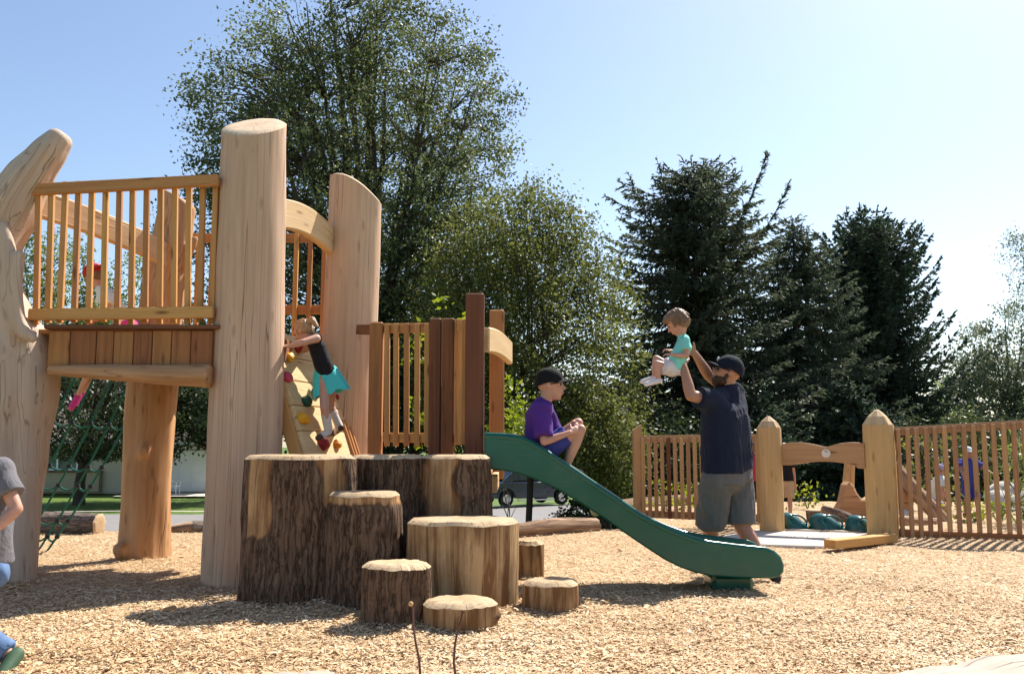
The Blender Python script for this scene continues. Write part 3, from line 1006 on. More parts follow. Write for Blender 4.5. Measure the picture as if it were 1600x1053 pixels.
broadleaf('hedge_bush', 'dark bush behind the fence at the far right end', b,
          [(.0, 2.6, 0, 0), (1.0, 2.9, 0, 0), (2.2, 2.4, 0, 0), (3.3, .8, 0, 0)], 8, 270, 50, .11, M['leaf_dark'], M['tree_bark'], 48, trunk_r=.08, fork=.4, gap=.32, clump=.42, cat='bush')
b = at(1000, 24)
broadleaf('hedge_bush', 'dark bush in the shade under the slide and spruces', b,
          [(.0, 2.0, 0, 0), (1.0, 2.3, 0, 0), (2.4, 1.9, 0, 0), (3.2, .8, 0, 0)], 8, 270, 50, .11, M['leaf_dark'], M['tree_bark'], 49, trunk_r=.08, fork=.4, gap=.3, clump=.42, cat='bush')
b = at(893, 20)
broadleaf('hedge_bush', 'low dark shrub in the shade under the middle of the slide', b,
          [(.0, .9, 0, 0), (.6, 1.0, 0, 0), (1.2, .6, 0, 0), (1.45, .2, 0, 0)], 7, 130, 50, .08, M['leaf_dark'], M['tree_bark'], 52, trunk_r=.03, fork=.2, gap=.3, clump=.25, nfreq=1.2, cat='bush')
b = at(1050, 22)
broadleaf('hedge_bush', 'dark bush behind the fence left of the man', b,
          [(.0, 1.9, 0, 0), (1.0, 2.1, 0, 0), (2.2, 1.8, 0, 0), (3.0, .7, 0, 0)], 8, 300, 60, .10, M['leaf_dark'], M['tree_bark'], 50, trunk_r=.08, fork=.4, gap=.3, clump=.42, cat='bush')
# trees seen through the left railing and under the deck
b = at(60, 58)
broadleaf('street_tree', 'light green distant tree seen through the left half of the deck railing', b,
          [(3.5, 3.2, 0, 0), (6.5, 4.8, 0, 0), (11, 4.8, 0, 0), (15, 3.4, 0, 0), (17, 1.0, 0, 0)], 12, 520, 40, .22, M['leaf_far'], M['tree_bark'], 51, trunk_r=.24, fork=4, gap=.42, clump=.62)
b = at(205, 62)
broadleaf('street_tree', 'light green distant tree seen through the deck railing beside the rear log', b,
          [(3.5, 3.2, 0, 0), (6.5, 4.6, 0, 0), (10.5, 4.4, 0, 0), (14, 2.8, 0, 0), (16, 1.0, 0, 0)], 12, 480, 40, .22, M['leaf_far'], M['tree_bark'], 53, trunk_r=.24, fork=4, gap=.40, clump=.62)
b = at(128, 38.5)
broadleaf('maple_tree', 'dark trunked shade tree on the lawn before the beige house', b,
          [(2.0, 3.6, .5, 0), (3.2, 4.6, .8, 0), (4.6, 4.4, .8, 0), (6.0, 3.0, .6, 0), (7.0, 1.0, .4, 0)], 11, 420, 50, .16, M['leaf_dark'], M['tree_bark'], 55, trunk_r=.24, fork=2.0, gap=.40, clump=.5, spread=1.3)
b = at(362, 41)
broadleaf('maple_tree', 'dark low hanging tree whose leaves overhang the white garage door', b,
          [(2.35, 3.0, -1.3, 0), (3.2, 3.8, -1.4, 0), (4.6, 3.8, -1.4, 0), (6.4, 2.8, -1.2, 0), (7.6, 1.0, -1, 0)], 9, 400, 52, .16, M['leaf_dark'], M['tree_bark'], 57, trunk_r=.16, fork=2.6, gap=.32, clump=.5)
# sapling with fresh leaves behind the platform railing
b = at(694, 12.6); b = (b[0], 12.6, -.15)
broadleaf('lime_sapling', 'slender sapling with bright lime leaves poking above the double post', b,
          [(.8, .3, 0, 0), (1.5, .5, 0, 0), (2.4, .5, 0, 0), (2.9, .34, -.05, 0), (3.25, .1, -.1, 0)], 5, 46, 14, .10, M['leaf_lime'], M['tree_bark'], 61, trunk_r=.02, fork=.8, gap=.3, clump=.16, twig=.004, cat='sapling')
b = (P(800, 700, 13.4).x, 13.4, -.3)
broadleaf('lime_sapling', 'leafy lime green sapling at the back of the light slide post', b,
          [(1.1, .25, -.1, 0), (1.5, .45, -.1, 0), (1.9, .4, -.1, 0), (2.3, .15, -.1, 0)], 5, 40, 18, .085, M['leaf_lime'], M['tree_bark'], 63, trunk_r=.015, fork=.3, gap=.3, clump=.18, twig=.004, cat='sapling')


def low_plant(px, Y, h, w, mat, label, seed, name='low_plant', blades=90, L=.12, z=0.0, wd=.35):
    r = np.random.default_rng(seed)
    x = P(px, 700, Y).x
    th = thing(name, label, 'plant', (x, Y, z))
    n = blades
    c = np.stack([r.normal(0, w * .4, n), r.normal(0, w * .4, n), np.abs(r.random(n)) * h], 1) + np.array([x, Y, z])
    V, F = leaf_quads(c, np.array([[0, 0, .8]]), L, wd, r, .3)
    link_mesh('foliage', np_mesh('foliage', V, F, {'tone': np.repeat(r.random(n), 4)}), mat, th)
    mb = MB()
    for k in range(6):
        a = r.random() * 6
        mb.tube([(x, Y, z - .02), (x + math.cos(a) * w * .3, Y + math.sin(a) * w * .3, z + h * .8)], [.006, .003], 4, False)
    obj('stem', mb, M['tree_bark'], th)
    return th


# ================================================================ house beyond the street
M['siding'] = plain('beige_siding', (0.50, 0.44, 0.34), 0.7, 0.3, 0.05, 2, 0.05)
M['white_paint'] = plain('white_paint', (0.80, 0.80, 0.80), 0.5, 0.35, 0.03, 3, 0.05)
M['brick_base'] = plain('tan_stone', (0.40, 0.34, 0.22), 0.85, 0.2, 0.16, 6, 0.4)
M['shingle'] = plain('shingle', (0.17, 0.145, 0.125), 0.9, 0.2, 0.2, 4, 0.5)
t = NT('window_glass')
M['glass'] = t.bsdf((0.10, 0.14, 0.15), 0.06, None, 0.6)
M['red_brown'] = plain('red_brown', (0.18, 0.06, 0.04), 0.7, 0.3, 0.2, 6)
HY = 46.0
hz = -1.30
hx0 = P(-60, 700, HY).x; hx1 = P(345, 700, HY).x
house = thing('suburban_house', 'single storey beige house with picture window and white garage door across the street', 'house', ((hx0 + hx1) / 2, HY, hz))
gx0 = P(262, 700, HY).x; gx1 = P(336, 700, HY).x
wx0 = P(58, 700, HY).x; wx1 = P(120, 700, HY).x


def lap_siding(mb, x0, x1, y, z0, z1, step=.15):
    n = int((z1 - z0) / step)
    for i in range(n):
        a = z0 + i * step; b_ = a + step
        mb.add([(x0, y - .022, a), (x1, y - .022, a), (x1, y - .004, b_), (x0, y - .004, b_), (x0, y, a), (x1, y, a)], [(0, 1, 2, 3), (4, 5, 1, 0)], mi=0)


mb = MB()
mb.box(((hx0 + hx1) / 2, HY + 4.3, hz + 1.25), (hx1 - hx0, 8, 2.7), 0, .01)
obj('wall', mb, M['siding'], house)
mb = MB()
sx = P(158, 700, HY).x
lap_siding(mb, sx, gx0 - .12, HY + .28, hz + .02, hz + 2.55)
obj('lap_siding', mb, M['siding'], house)
mb = MB()
lap_siding(mb, gx1 + .12, hx1, HY + .28, hz + .02, hz + 2.55)
o = obj('lap_siding', mb, M['siding'], house)
mb = MB(); mb.box(((hx0 + sx) / 2, HY + .12, hz + .5), (sx - hx0, .3, 1.0), 0, .02)
o = obj('stone_base', mb, M['brick_base'], house)
mb = MB(); mb.box(((hx0 + sx) / 2, HY + .08, hz + 1.03), (sx - hx0 + .1, .40, .07), 0, .01)
obj('ledge', mb, M['red_brown'], house)
mb = MB(); mb.box(((gx0 + gx1) / 2, HY + .22, hz + 1.05), (gx1 - gx0, .06, 2.08), 0, .01)
gd = obj('garage_door', mb, M['white_paint'], house)
for i in range(4):
    for j in range(4):
        mb = MB(); mb.box((gx0 + (gx1 - gx0) * (j + .5) / 4, HY + .185, hz + .29 + i * .51), ((gx1 - gx0) / 4 - .09, .03, .40), 0, .012)
        obj('panel', mb, M['white_paint'], gd)
for (a, z) in ((gx0 - .06, 1.08), (gx1 + .06, 1.08)):
    mb = MB(); mb.box((a, HY + .2, hz + z), (.11, .14, 2.16)); obj('door_trim', mb, M['white_paint'], house)
mb = MB(); mb.box(((gx0 + gx1) / 2, HY + .2, hz + 2.22), (gx1 - gx0 + .24, .15, .12)); obj('door_trim', mb, M['white_paint'], house)
wf = None
mb = MB()
wz0, wz1 = hz + 1.08, hz + 2.25
for a in (wx0, (wx0 + wx1) / 2, wx1): mb.box((a, HY + .2, (wz0 + wz1) / 2), (.09, .16, wz1 - wz0))
for z in (wz0 + .04, wz1 - .04): mb.box(((wx0 + wx1) / 2, HY + .19, z), (wx1 - wx0 + .09, .15, .085))
wf = obj('window', mb, M['white_paint'], house)
for k in (0, 1):
    a = wx0 + (wx1 - wx0) * (k + .5) / 2
    mb = MB(); mb.box((a, HY + .24, (wz0 + wz1) / 2), ((wx1 - wx0) / 2 - .09, .02, wz1 - wz0 - .16)); obj('pane', mb, M['glass'], wf)
for a in (wx0 - .28, wx1 + .28):
    mb = MB(); mb.box((a, HY + .22, (wz0 + wz1) / 2), (.38, .08, wz1 - wz0)); obj('shutter', mb, M['red_brown'], house)
mb = MB()
ez = hz + 2.55
V = [(hx0 - .5, HY - .5, ez), (hx1 + .5, HY - .5, ez), (hx1 + .5, HY + 9, ez), (hx0 - .5, HY + 9, ez), (hx0 - .5, HY + 4.3, ez + 1.8), (hx1 + .5, HY + 4.3, ez + 1.8)]
mb.add(V, [(0, 1, 5, 4), (2, 3, 4, 5), (1, 2, 5), (3, 0, 4), (3, 2, 1, 0)])
rf = obj('roof', mb, M['shingle'], house)
mb = MB(); mb.box(((hx0 + hx1) / 2, HY - .53, ez - .06), (hx1 - hx0 + 1, .04, .2)); obj('gutter', mb, M['white_paint'], house)

# plastic garden chair before the garage
M['white_plastic'] = plain('white_plastic', (0.80, 0.80, 0.79), 0.4, 0.4, 0.03, 5)
cx, cy = P(273, 700, 44.4).x, 44.4
cz = float(terrain(cx, cy)) + .1
ch = thing('garden_chair', 'white plastic garden chair standing on the driveway by the garage door', 'chair', (cx, cy, cz))
mb = MB(); mb.box((cx, cy, cz + .42), (.5, .5, .05), 0, .02); obj('seat', mb, M['white_plastic'], ch)
bk = MB()
for k in range(5): bk.ribbon([(cx - .24, cy - .2 + k * .1, cz + .44), (cx - .30, cy - .2 + k * .1, cz + .7), (cx - .33, cy - .18 + k * .09, cz + .88)], .06, .02, (1, 0, 0), .005)
bk.ribbon([(cx - .33, cy - .22, cz + .84), (cx - .34, cy, cz + .93), (cx - .33, cy + .22, cz + .84)], .03, .07, (0, 0, 1), .01)
obj('backrest', bk, M['white_plastic'], ch)
for a in (-.22, .22):
    for c_ in (-.22, .22):
        mb = MB(); mb.tube([(cx + a * 1.1, cy + c_ * 1.1, cz), (cx + a, cy + c_, cz + .41)], [.025, .03], 6); obj('leg', mb, M['white_plastic'], ch)
    
for c_ in (-.26, .26):
    mb = MB(); mb.ribbon([(cx - .3, cy + c_, cz + .66), (cx + .1, cy + c_, cz + .66), (cx + .24, cy + c_, cz + .6), (cx + .26, cy + c_, cz + .42)], .05, .03, (0, 0, 1), .008); obj('armrest', mb, M['white_plastic'], ch)

# pickup parked on the street
def pickup(px, Y):
    M['car_paint'] = plain('dark_blue_paint', (0.018, 0.028, 0.055), 0.22, 0.5, 0.06, 3, coat=0.6)
    M['car_clad'] = plain('grey_cladding', (0.10, 0.10, 0.105), 0.6, 0.3, 0.08, 8)
    M['car_glass'] = plain('car_glass', (0.05, 0.065, 0.075), 0.08, 0.6, 0.05, 3)
    M['tyre'] = plain('tyre', (0.02, 0.02, 0.02), 0.85, 0.2, 0.1, 20, 0.3)
    M['chrome'] = plain('chrome', (0.62, 0.62, 0.62), 0.22, 0.5, 0.05, 8, metallic=0.9)
    M['red_lens'] = plain('red_lens', (0.50, 0.012, 0.015), 0.2, 0.5, 0.05, 8)
    x0 = P(px, 700, Y).x
    z = float(terrain(x0 + 2, Y)) + .08
    car = thing('pickup_truck', 'dark blue pickup truck parked on the street, seen under the slide', 'truck', (x0 + 2.6, Y, z))
    rz = math.radians(33)
    ax = Vector((math.cos(rz), math.sin(rz), 0)); ay = Vector((-math.sin(rz), math.cos(rz), 0)); az = Vector((0, 0, 1))
    o = Vector((x0, Y, z))
    Wd = 1.95
    def q(l, w, h): return o + ax * l + ay * w + az * h
    # lower body outline with wheel arches (length along x, rear at 0)
    def arch(c, r=.47, n=9): return [(c - math.cos(PI * k / (n - 1)) * r, .42 + math.sin(PI * k / (n - 1)) * (r - .02)) for k in range(n)]
    low = [(0.04, .45)] + arch(1.25) + arch(4.5) + [(5.35, .42), (5.45, .6), (5.42, .95), (5.2, 1.08), (3.95, 1.17), (0.1, 1.17), (0, 1.1)]
    mb = MB(); mb.prism(low, q(0, 0, 0), ax, az, Wd, .05); obj('body', mb, M['car_paint'], car, 40)
    cab = [(1.75, 1.16), (1.55, 1.3), (1.95, 1.82), (2.2, 1.87), (3.1, 1.86), (3.9, 1.2), (3.92, 1.16)]
    mb = MB(); mb.prism(cab, q(0, 0, 0), ax, az, Wd - .25, .06); obj('cab', mb, M['car_paint'], car, 40)
    sail = [(1.0, 1.16), (1.62, 1.16), (2.0, 1.8), (1.85, 1.8)]
    for sg in (-1, 1):
        mb = MB(); mb.prism(sail, q(0, sg * (Wd / 2 - .12), 0), ax, az, .12, .02); obj('sail_panel', mb, M['car_paint'], car)
        for wnd in ([(1.98, 1.24), (2.05, 1.7), (2.55, 1.74), (2.6, 1.24)], [(2.68, 1.24), (2.64, 1.74), (3.05, 1.74), (3.55, 1.24)]):
            mb = MB(); mb.prism(wnd, q(0, sg * (Wd / 2 - .12), 0), ax, az, .03, .01); obj('side_window', mb, M['car_glass'], car)
        mb = MB(); mb.prism([(.02, .42), (.02, .62), (.72, .62), (.72, .42)], q(0, sg * (Wd / 2 + .005), 0), ax, az, .05, .015); obj('cladding', mb, M['car_clad'], car)
        mb = MB(); mb.prism([(1.78, .38), (1.78, .66), (3.98, .66), (3.98, .38)], q(0, sg * (Wd / 2 + .005), 0), ax, az, .05, .015); obj('cladding', mb, M['car_clad'], car)
        mb = MB(); mb.ribbon([q(1.25 + math.cos(a) * .52, sg * (Wd / 2 + .01), .42 + math.sin(a) * .5) for a in np.linspace(PI, 0, 9)], .06, .11, ay, .015); obj('wheel_flare', mb, M['car_clad'], car)
        mb = MB(); mb.bar(q(1.85, sg * (Wd / 2 + .06), .30), q(3.95, sg * (Wd / 2 + .06), .30), .14, .06); obj('running_board', mb, M['chrome'], car)
        for l in (1.25, 4.5):
            mb = MB(); w0 = q(l, sg * (Wd / 2 - .22), .38); w1 = q(l, sg * (Wd / 2), .38)
            mb.tube([w0, w0.lerp(w1, .1), w0.lerp(w1, .9), w1], [.32, .38, .38, .33], 22); wh = obj('wheel', mb, M['tyre'], car, 40)
            mb = MB(); mb.tube([w0.lerp(w1, .9), w0.lerp(w1, 1.02)], [.24, .22], 20)
            for k in range(6):
                a = k * PI / 3
                mb.bar(w1 + ay * sg * .012, w1 + ay * sg * .012 + ax * math.cos(a) * .22 + az * math.sin(a) * .22, .05, .03, ay)
            obj('rim', mb, M['chrome'], wh)
        mb = MB(); mb.box(q(-.0, sg * (Wd / 2 - .1), .93), (.06, .2, .36), rz, .02); obj('tail_light', mb, M['red_lens'], car)
        mb = MB(); mb.box(q(3.45, sg * (Wd / 2 + .14), 1.26), (.12, .22, .18), rz, .03); obj('mirror', mb, M['car_clad'], car)
    mb = MB(); mb.box(q(-.06, 0, .55), (.18, Wd - .05, .22), rz, .04); obj('bumper', mb, M['car_clad'], car)
    mb = MB(); mb.box(q(-.005, 0, .9), (.03, 1.3, .45), rz, .02); obj('tailgate', mb, M['car_paint'], car)


pickup(741, 43.5)
# ================================================================ logs
def log_sweep(path, radii, seg=40, sub=8, seed=0, lobe=.06, ridge=.0, bump=.012, mask=None, squash=None, endcut=None, flare=0, top_irreg=0.0, caps=(True, True), ridge_f=(1.9, 13.0), bevel=.02, sharp=40):
    """returns (side MB, [cap MB, ...]): a log whose surface has lobes, bark ridges and small dents.
    mask(phi, t) -> 1 where bark. endcut = (gx, gy): slope of the far end plane. squash=(axis, f)."""
    path = [Vector(p) for p in path]; n0 = len(path)
    P2 = []; R2 = []
    for i in range(n0 - 1):
        pm = path[max(i - 1, 0)]; a = path[i]; b = path[i + 1]; pn = path[min(i + 2, n0 - 1)]
        for k in range(sub):
            u = k / sub
            q = 0.5 * ((2 * a) + (b - pm) * u + (2 * pm - 5 * a + 4 * b - pn) * u * u + (3 * a - pm - 3 * b + pn) * u ** 3)
            P2.append(q); R2.append(radii[i] + (radii[i + 1] - radii[i]) * (u * u * (3 - 2 * u)))
    P2.append(path[-1]); R2.append(radii[-1])
    n = len(P2)
    phis = np.linspace(0, 2 * PI, seg, endpoint=False)
    t0 = (P2[1] - P2[0]).normalized()
    ref = Vector((1, 0, 0)) if abs(t0.x) < .8 else Vector((0, 1, 0))
    mb = MB(); V = []; g = []; mk = []; s = 0
    rows = []
    for i in range(n):
        t = (P2[min(i + 1, n - 1)] - P2[max(i - 1, 0)]).normalized()
        e1 = (ref - t * ref.dot(t)).normalized(); e2 = t.cross(e1)
        if i: s += (P2[i] - P2[i - 1]).length
        r = R2[i]
        cs, sn = np.cos(phis), np.sin(phis)
        q = np.stack([cs * 1.3 + seed * 5.1, sn * 1.3, np.full(seg, s * .35)], 1)
        rad = r * (1 + lobe * (2 * fbm(q, 2) - 1) * 1.6)
        q = np.stack([cs * 4 + seed * 2.3, sn * 4, np.full(seg, s * 2.2)], 1)
        rad += bump * (vnoise(q) - .5)
        m = np.zeros(seg)
        tt = i / (n - 1)
        if mask is not None:
            m = np.array([mask(p, tt) for p in phis])
            if ridge:
                q = np.stack([cs * ridge_f[1] + seed, sn * ridge_f[1], np.full(seg, s * ridge_f[0])], 1)
                w = 1 - np.abs(2 * vnoise(q + .6 * vnoise(q * .6)[:, None]) - 1)
                q2 = q * np.array([2.2, 2.2, 1.8]) + 7
                rad += ridge * m * (w - .35 + .4 * (vnoise(q2) - .5)) + .008 * m
        if flare and tt < .3: rad *= 1 + flare * (1 - tt / .3) ** 2 * (.6 + .8 * vnoise(np.stack([cs * 2 + seed, sn * 2, np.zeros(seg)], 1)))
        for k in range(seg):
            d = e1 * float(cs[k]) + e2 * float(sn[k])
            if squash:
                ax = Vector(squash[0]); d = d + ax * d.dot(ax) * (squash[1] - 1)
            p = P2[i] + d * float(rad[k])
            V.append(p); g.append((s + seed, math.cos(phis[k]) * r, math.sin(phis[k]) * r)); mk.append(m[k])
        rows.append((t, e1, e2))
    V = [Vector(v) for v in V]
    last = (n - 1) * seg
    if endcut is not None:
        c = P2[-1]
        zmin = None
        for k in range(seg):
            v = V[last + k]
            dz = endcut[0] * (v.x - c.x) + endcut[1] * (v.y - c.y)
            if len(endcut) > 2:
                dz -= endcut[2] * ((v.x - c.x) ** 2)
            for j in range(n):
                i = j * seg + k; f = max(0.0, (j / (n - 1) - .45) / .55)
                V[i].z += dz * f
    if top_irreg:
        q = np.stack([np.cos(phis) * 2.2 + seed, np.sin(phis) * 2.2, np.zeros(seg)], 1)
        w = vnoise(q) - .5
        for k in range(seg): V[last + k].z -= float(abs(w[k])) * top_irreg
    F = []
    for i in range(n - 1):
        for k in range(seg):
            a = i * seg + k; b = i * seg + (k + 1) % seg
            F.append((a, b, b + seg, a + seg))
    mb.add(V, F, g, mk)
    caps_out = []
    for which, do in ((0, caps[0]), (1, caps[1])):
        if not do: continue
        base = 0 if which == 0 else last
        rim = [V[base + k] for k in range(seg)]
        c = sum(rim, Vector()) / seg
        t, e1, e2 = rows[0 if which == 0 else -1]
        out = -t if which == 0 else t
        cm = MB()
        CV = []; cg = []
        for f, lift in ((1.0, 0.0), (1 - bevel / max(R2[0 if which == 0 else -1], .02), bevel * .8), (.7, bevel * .95), (.35, bevel), ):
            for k in range(seg):
                p = c + (rim[k] - c) * f + out * lift
                CV.append(p); d = p - c; cg.append((seed + which, d.dot(e1), d.dot(e2)))
        CV.append(c + out * bevel); cg.append((seed + which, 0, 0))
        CF = []
        for r_ in range(3):
            for k in range(seg):
                a = r_ * seg + k; b = r_ * seg + (k + 1) % seg
                CF.append((a, b, b + seg, a + seg) if which == 1 else (b, a, a + seg, b + seg))
        for k in range(seg):
            a = 3 * seg + k; b = 3 * seg + (k + 1) % seg
            CF.append((a, b, 4 * seg) if which == 1 else (b, a, 4 * seg))
        cm.add(CV, CF, cg)
        caps_out.append(cm)
    return mb, caps_out


# ================================================================ climbing tower with log posts
DZ = P(200, 514, 7.2).z                        # deck surface
org = Vector((-2.9, 7.8, 0))
tower = thing('climbing_tower', 'tall log climbing tower with raised plank deck, baluster railing and sloped climbing wall', 'play structure', org)


def fused_log(mb, mat, label, vox, sm):
    """one continuous log with its knobs, grain running up it"""
    me = fuse(mb, vox, sm, 1.0, 'log_post')
    n = len(me.vertices); co = np.empty(n * 3, np.float32); me.vertices.foreach_get('co', co); co = co.reshape(-1, 3)
    zs = np.linspace(co[:, 2].min(), co[:, 2].max(), 30)
    cx = np.array([co[np.abs(co[:, 2] - z) < .15, 0].mean() for z in zs]); cy = np.array([co[np.abs(co[:, 2] - z) < .15, 1].mean() for z in zs])
    g = np.stack([co[:, 2], co[:, 0] - np.interp(co[:, 2], zs, cx), co[:, 1] - np.interp(co[:, 2], zs, cy)], 1)
    a = me.attributes.new('gr', 'FLOAT_VECTOR', 'POINT'); a.data.foreach_set('vector', g.astype(np.float32).ravel())
    o = link_mesh('log_post', me, mat, tower); o['label'] = label
    return o


# big front post
pb = G(378, 914); yb = pb.y + .27
b0 = Vector((P(378, 914, yb).x, yb, -.15)); t1 = P(398, 199, yb)
mb, caps = log_sweep([b0, b0.lerp(t1, .33) + Vector((-.005, 0, 0)), b0.lerp(t1, .66), t1], [.318, .292, .268, .252], 56, 14, 1.0, .045, bump=.014, endcut=(0.02, .62), caps=(False, True), bevel=.025)
lp = obj('log_post', mb, M['post'], tower, 50); obj('sawn_end', caps[0], M['cut_post'], lp, 40)
YB = yb
# second post, slanted cut
Y2 = 8.5
b0 = P(535, 760, Y2); b0.z = -.15; b0.x = P(531, 870, Y2).x; t1 = P(556, 288, Y2)
mb, caps = log_sweep([b0, b0.lerp(t1, .33), b0.lerp(t1, .66), t1], [.30, .272, .258, .25], 56, 14, 2.0, .04, bump=.014, endcut=(-.50, .05, 1.1), caps=(False, True), bevel=.02)
lp = obj('log_post', mb, M['post'], tower, 50); obj('sawn_end', caps[0], M['cut_post'], lp, 40)
# left crooked post
YL = 7.25
px_path = [(8, 925, 43), (6, 800, 49), (8, 700, 58), (12, 605, 72), (8, 555, 74), (-10, 495, 55), (-20, 435, 46), (-10, 382, 40), (16, 330, 41), (42, 284, 36), (72, 245, 29), (97, 214, 21)]
pts = []; rr = []
for x, y, r in px_path:
    p = P(x, y, YL)
    if y == 925: p = Vector((P(x, 910, YL).x, YL, -.15))
    pts.append(p); rr.append(r / FPX * YL)
mb, caps = log_sweep(pts, rr, 64, 7, 3.0, .13, bump=.03, caps=(True, True), bevel=.035)
left_parts = [mb] + caps
# flowing root-like ribs on the crooked post
for k, pp in enumerate([[(30, 395, 10), (24, 440, 11), (26, 490, 12), (36, 518, 12), (54, 530, 8)], [(5, 350, 8), (12, 400, 12), (10, 470, 14), (12, 540, 12), (18, 600, 4)]]):
    q = [P(x, y, YL - .27 + .05 * k) for x, y, r in pp]
    mbr, cp = log_sweep(q, [r / FPX * YL for _, _, r in pp], 16, 5, 30 + k, .15, bump=.01)
    for c_ in cp: mbr.add(c_.v, c_.f, c_.g)
    left_parts.append(mbr)
tot = MB()
for q_ in left_parts: tot.add(q_.v, q_.f)
lp = fused_log(tot, M['grey_log'], 'crooked weathered log post with slanting top', .02, 7)
# rear leaning log
YR = 8.65
pts = []; rr = []
for x, y, r in [(222, 895, 36), (226, 830, 35), (232, 720, 36), (238, 620, 37), (250, 520, 33), (264, 415, 29), (281, 312, 26)]:
    p = P(x, y, YR)
    if y == 895: p = Vector((P(x, 878, YR).x, YR, -.15))
    pts.append(p); rr.append(r / FPX * YR)
mb, caps = log_sweep(pts, rr, 44, 8, 4.0, .10, bump=.03, caps=(True, True), flare=.22, endcut=(-.45, 0))
tot = MB()
for q_ in [mb] + caps: tot.add(q_.v, q_.f)
for (x, y, dx, dy, r0) in ((224, 708, 7, -16, 11), (192, 862, -5, -14, 15)):
    p = P(x, y, YR - .20)
    mbr, cp = log_sweep([p + Vector((0, .12, 0)), p, p + Vector((dx / FPX * YR, -.05, -dy / FPX * YR * .6))], [r0 / FPX * YR * 1.3, r0 / FPX * YR, r0 / FPX * YR * .7], 16, 4, x, .12)
    for c_ in cp: mbr.add(c_.v, c_.f, c_.g)
    tot.add(mbr.v, mbr.f)
# pale snapped branch fork behind the railing
mbr, cp = log_sweep([P(285, 420, YR - .05), P(299, 385, YR - .1), P(305, 372, YR - .1)], [.045, .05, .035], 14, 4, 77, .1)
for c_ in cp: mbr.add(c_.v, c_.f, c_.g)
tot.add(mbr.v, mbr.f)
fused_log(tot, M['golden_log'], 'golden leaning log post with knobs under the deck', .02, 5)

# deck planks (across the depth), joists and skirting
YF = YB - .19                                  # front of the deck
xl, xr = P(78, 514, YF).x, P(336, 514, YF).x
nP = 13
y0, y1 = YF + .05, 9.05
for k in range(nP):
    yy = y0 + (y1 - y0) * (k + .5) / nP
    mb = MB(); mb.bar((xl - .35, yy, DZ - .02), (-2.10 + max(0, yy - 7.45) * .27, yy, DZ - .02 + random.uniform(-.002, .002)), (y1 - y0) / nP - .008, .038)
    obj('deck_plank', mb, M['rail'], tower)
for xx in (xl + .1, (xl + xr) / 2, xr - .05, xr + .45):
    mb = MB(); mb.bar((xx, y0 + .05, DZ - .14), (xx, y1, DZ - .14), .06, .19); obj('joist', mb, M['red_cedar'], tower)
edges = [78, 112, 153, 180, 211, 240, 270, 300, 334]
for a, b in zip(edges[:-1], edges[1:]):
    fa = P((a + b) / 2, 514, YF); zb = P((a + b) / 2, 572 + 8 * (a - 78) / 256, YF).z
    w_ = (b - a) / FPX * YF - .006
    mb = MB(); mb.bar((fa.x, YF + random.uniform(-.004, .004), zb), (fa.x, YF, DZ - .025 + random.uniform(-.004, .004)), w_, .035, (0, 1, 0), .004)
    obj('skirt_plank', mb, M['red_cedar'], tower)
mb = MB(); mb.bar((xl - .02, YF - .012, DZ + .004), (xr + .05, YF - .012, DZ + .004), .10, .034); obj('deck_edge', mb, M['dark_cedar'], tower)  # dark strip also paints the shadow gap along the deck's front edge
# bowed half-log beam under the skirting
q = [P(79, 578, YF - .03), P(130, 580, YF - .03), P(200, 583, YF - .03), P(270, 586, YF - .03), P(327, 587.5, YF - .03)]
mb, caps = log_sweep(q, [x / FPX * YF for x in (8, 10.5, 13.5, 16.5, 18)], 24, 6, 9, .10, bump=.012, squash=((0, 1, 0), 1.4))
for c_ in caps: mb.add(c_.v, c_.f, c_.g)
obj('beam', mb, M['golden_log'], tower, 60)

# front railing
rt0, rt1 = P(50, 297, YF + .03), P(342, 282, YF - .02)
rb0, rb1 = P(46, 492, YF + .03), P(334, 488, YF - .02)
mb = MB(); mb.bar(rt0, rt1, .055, .094); obj('rail', mb, M['rail'], tower)
mb = MB(); mb.bar(rb0, rb1, .055, .094); obj('rail', mb, M['rail'], tower)
bal_top = [61, 81.5, 103, 123.5, 144.5, 166, 187.5, 208, 230, 251.5, 274, 296, 317.5, 338]
bal_bot = [56, 74.5, 93, 115, 138, 161, 182.5, 204.5, 226, 249, 271, 292.5, 312, 331]
for i, (a, b) in enumerate(zip(bal_top, bal_bot)):
    u = i / 13
    pt = P(a, 286 - 10 * u, YF + .06); pb_ = P(b, 512, YF + .06); pb_.z = DZ + .05 + random.uniform(-.02, .01)
    mb = MB(); mb.bar(pb_, pt, .044, .042, (0, 1, 0), .005); obj('baluster', mb, M['rail'], tower)


def arch_beam(p0, p1, h, th, rise, mat, parent, n=14, hl=None, name='arched_beam', out=None):
    p0 = Vector(p0); p1 = Vector(p1); pts = []
    d = (p1 - p0); side = Vector((d.y, -d.x, 0)).normalized()
    for i in range(n + 1):
        u = i / n
        pts.append(p0.lerp(p1, u) + Vector((0, 0, rise * 4 * u * (1 - u))) + (side * out * 4 * u * (1 - u) if out else Vector()))
    mb = MB(); mb.ribbon(pts, th, h, (0, 0, 1), .012, True)
    return obj(name, mb, mat, parent)


# arched boards: left side, right side above the climbing wall
arch_beam(P(52, 316, YL + .1), P(266, 402, YR - .1), .235, .07, .035, M['pale_board'], tower)
arch_beam(P(436, 334, YB + .05), P(524, 386, Y2 - .08), .255, .085, .075, M['pale_board'], tower)
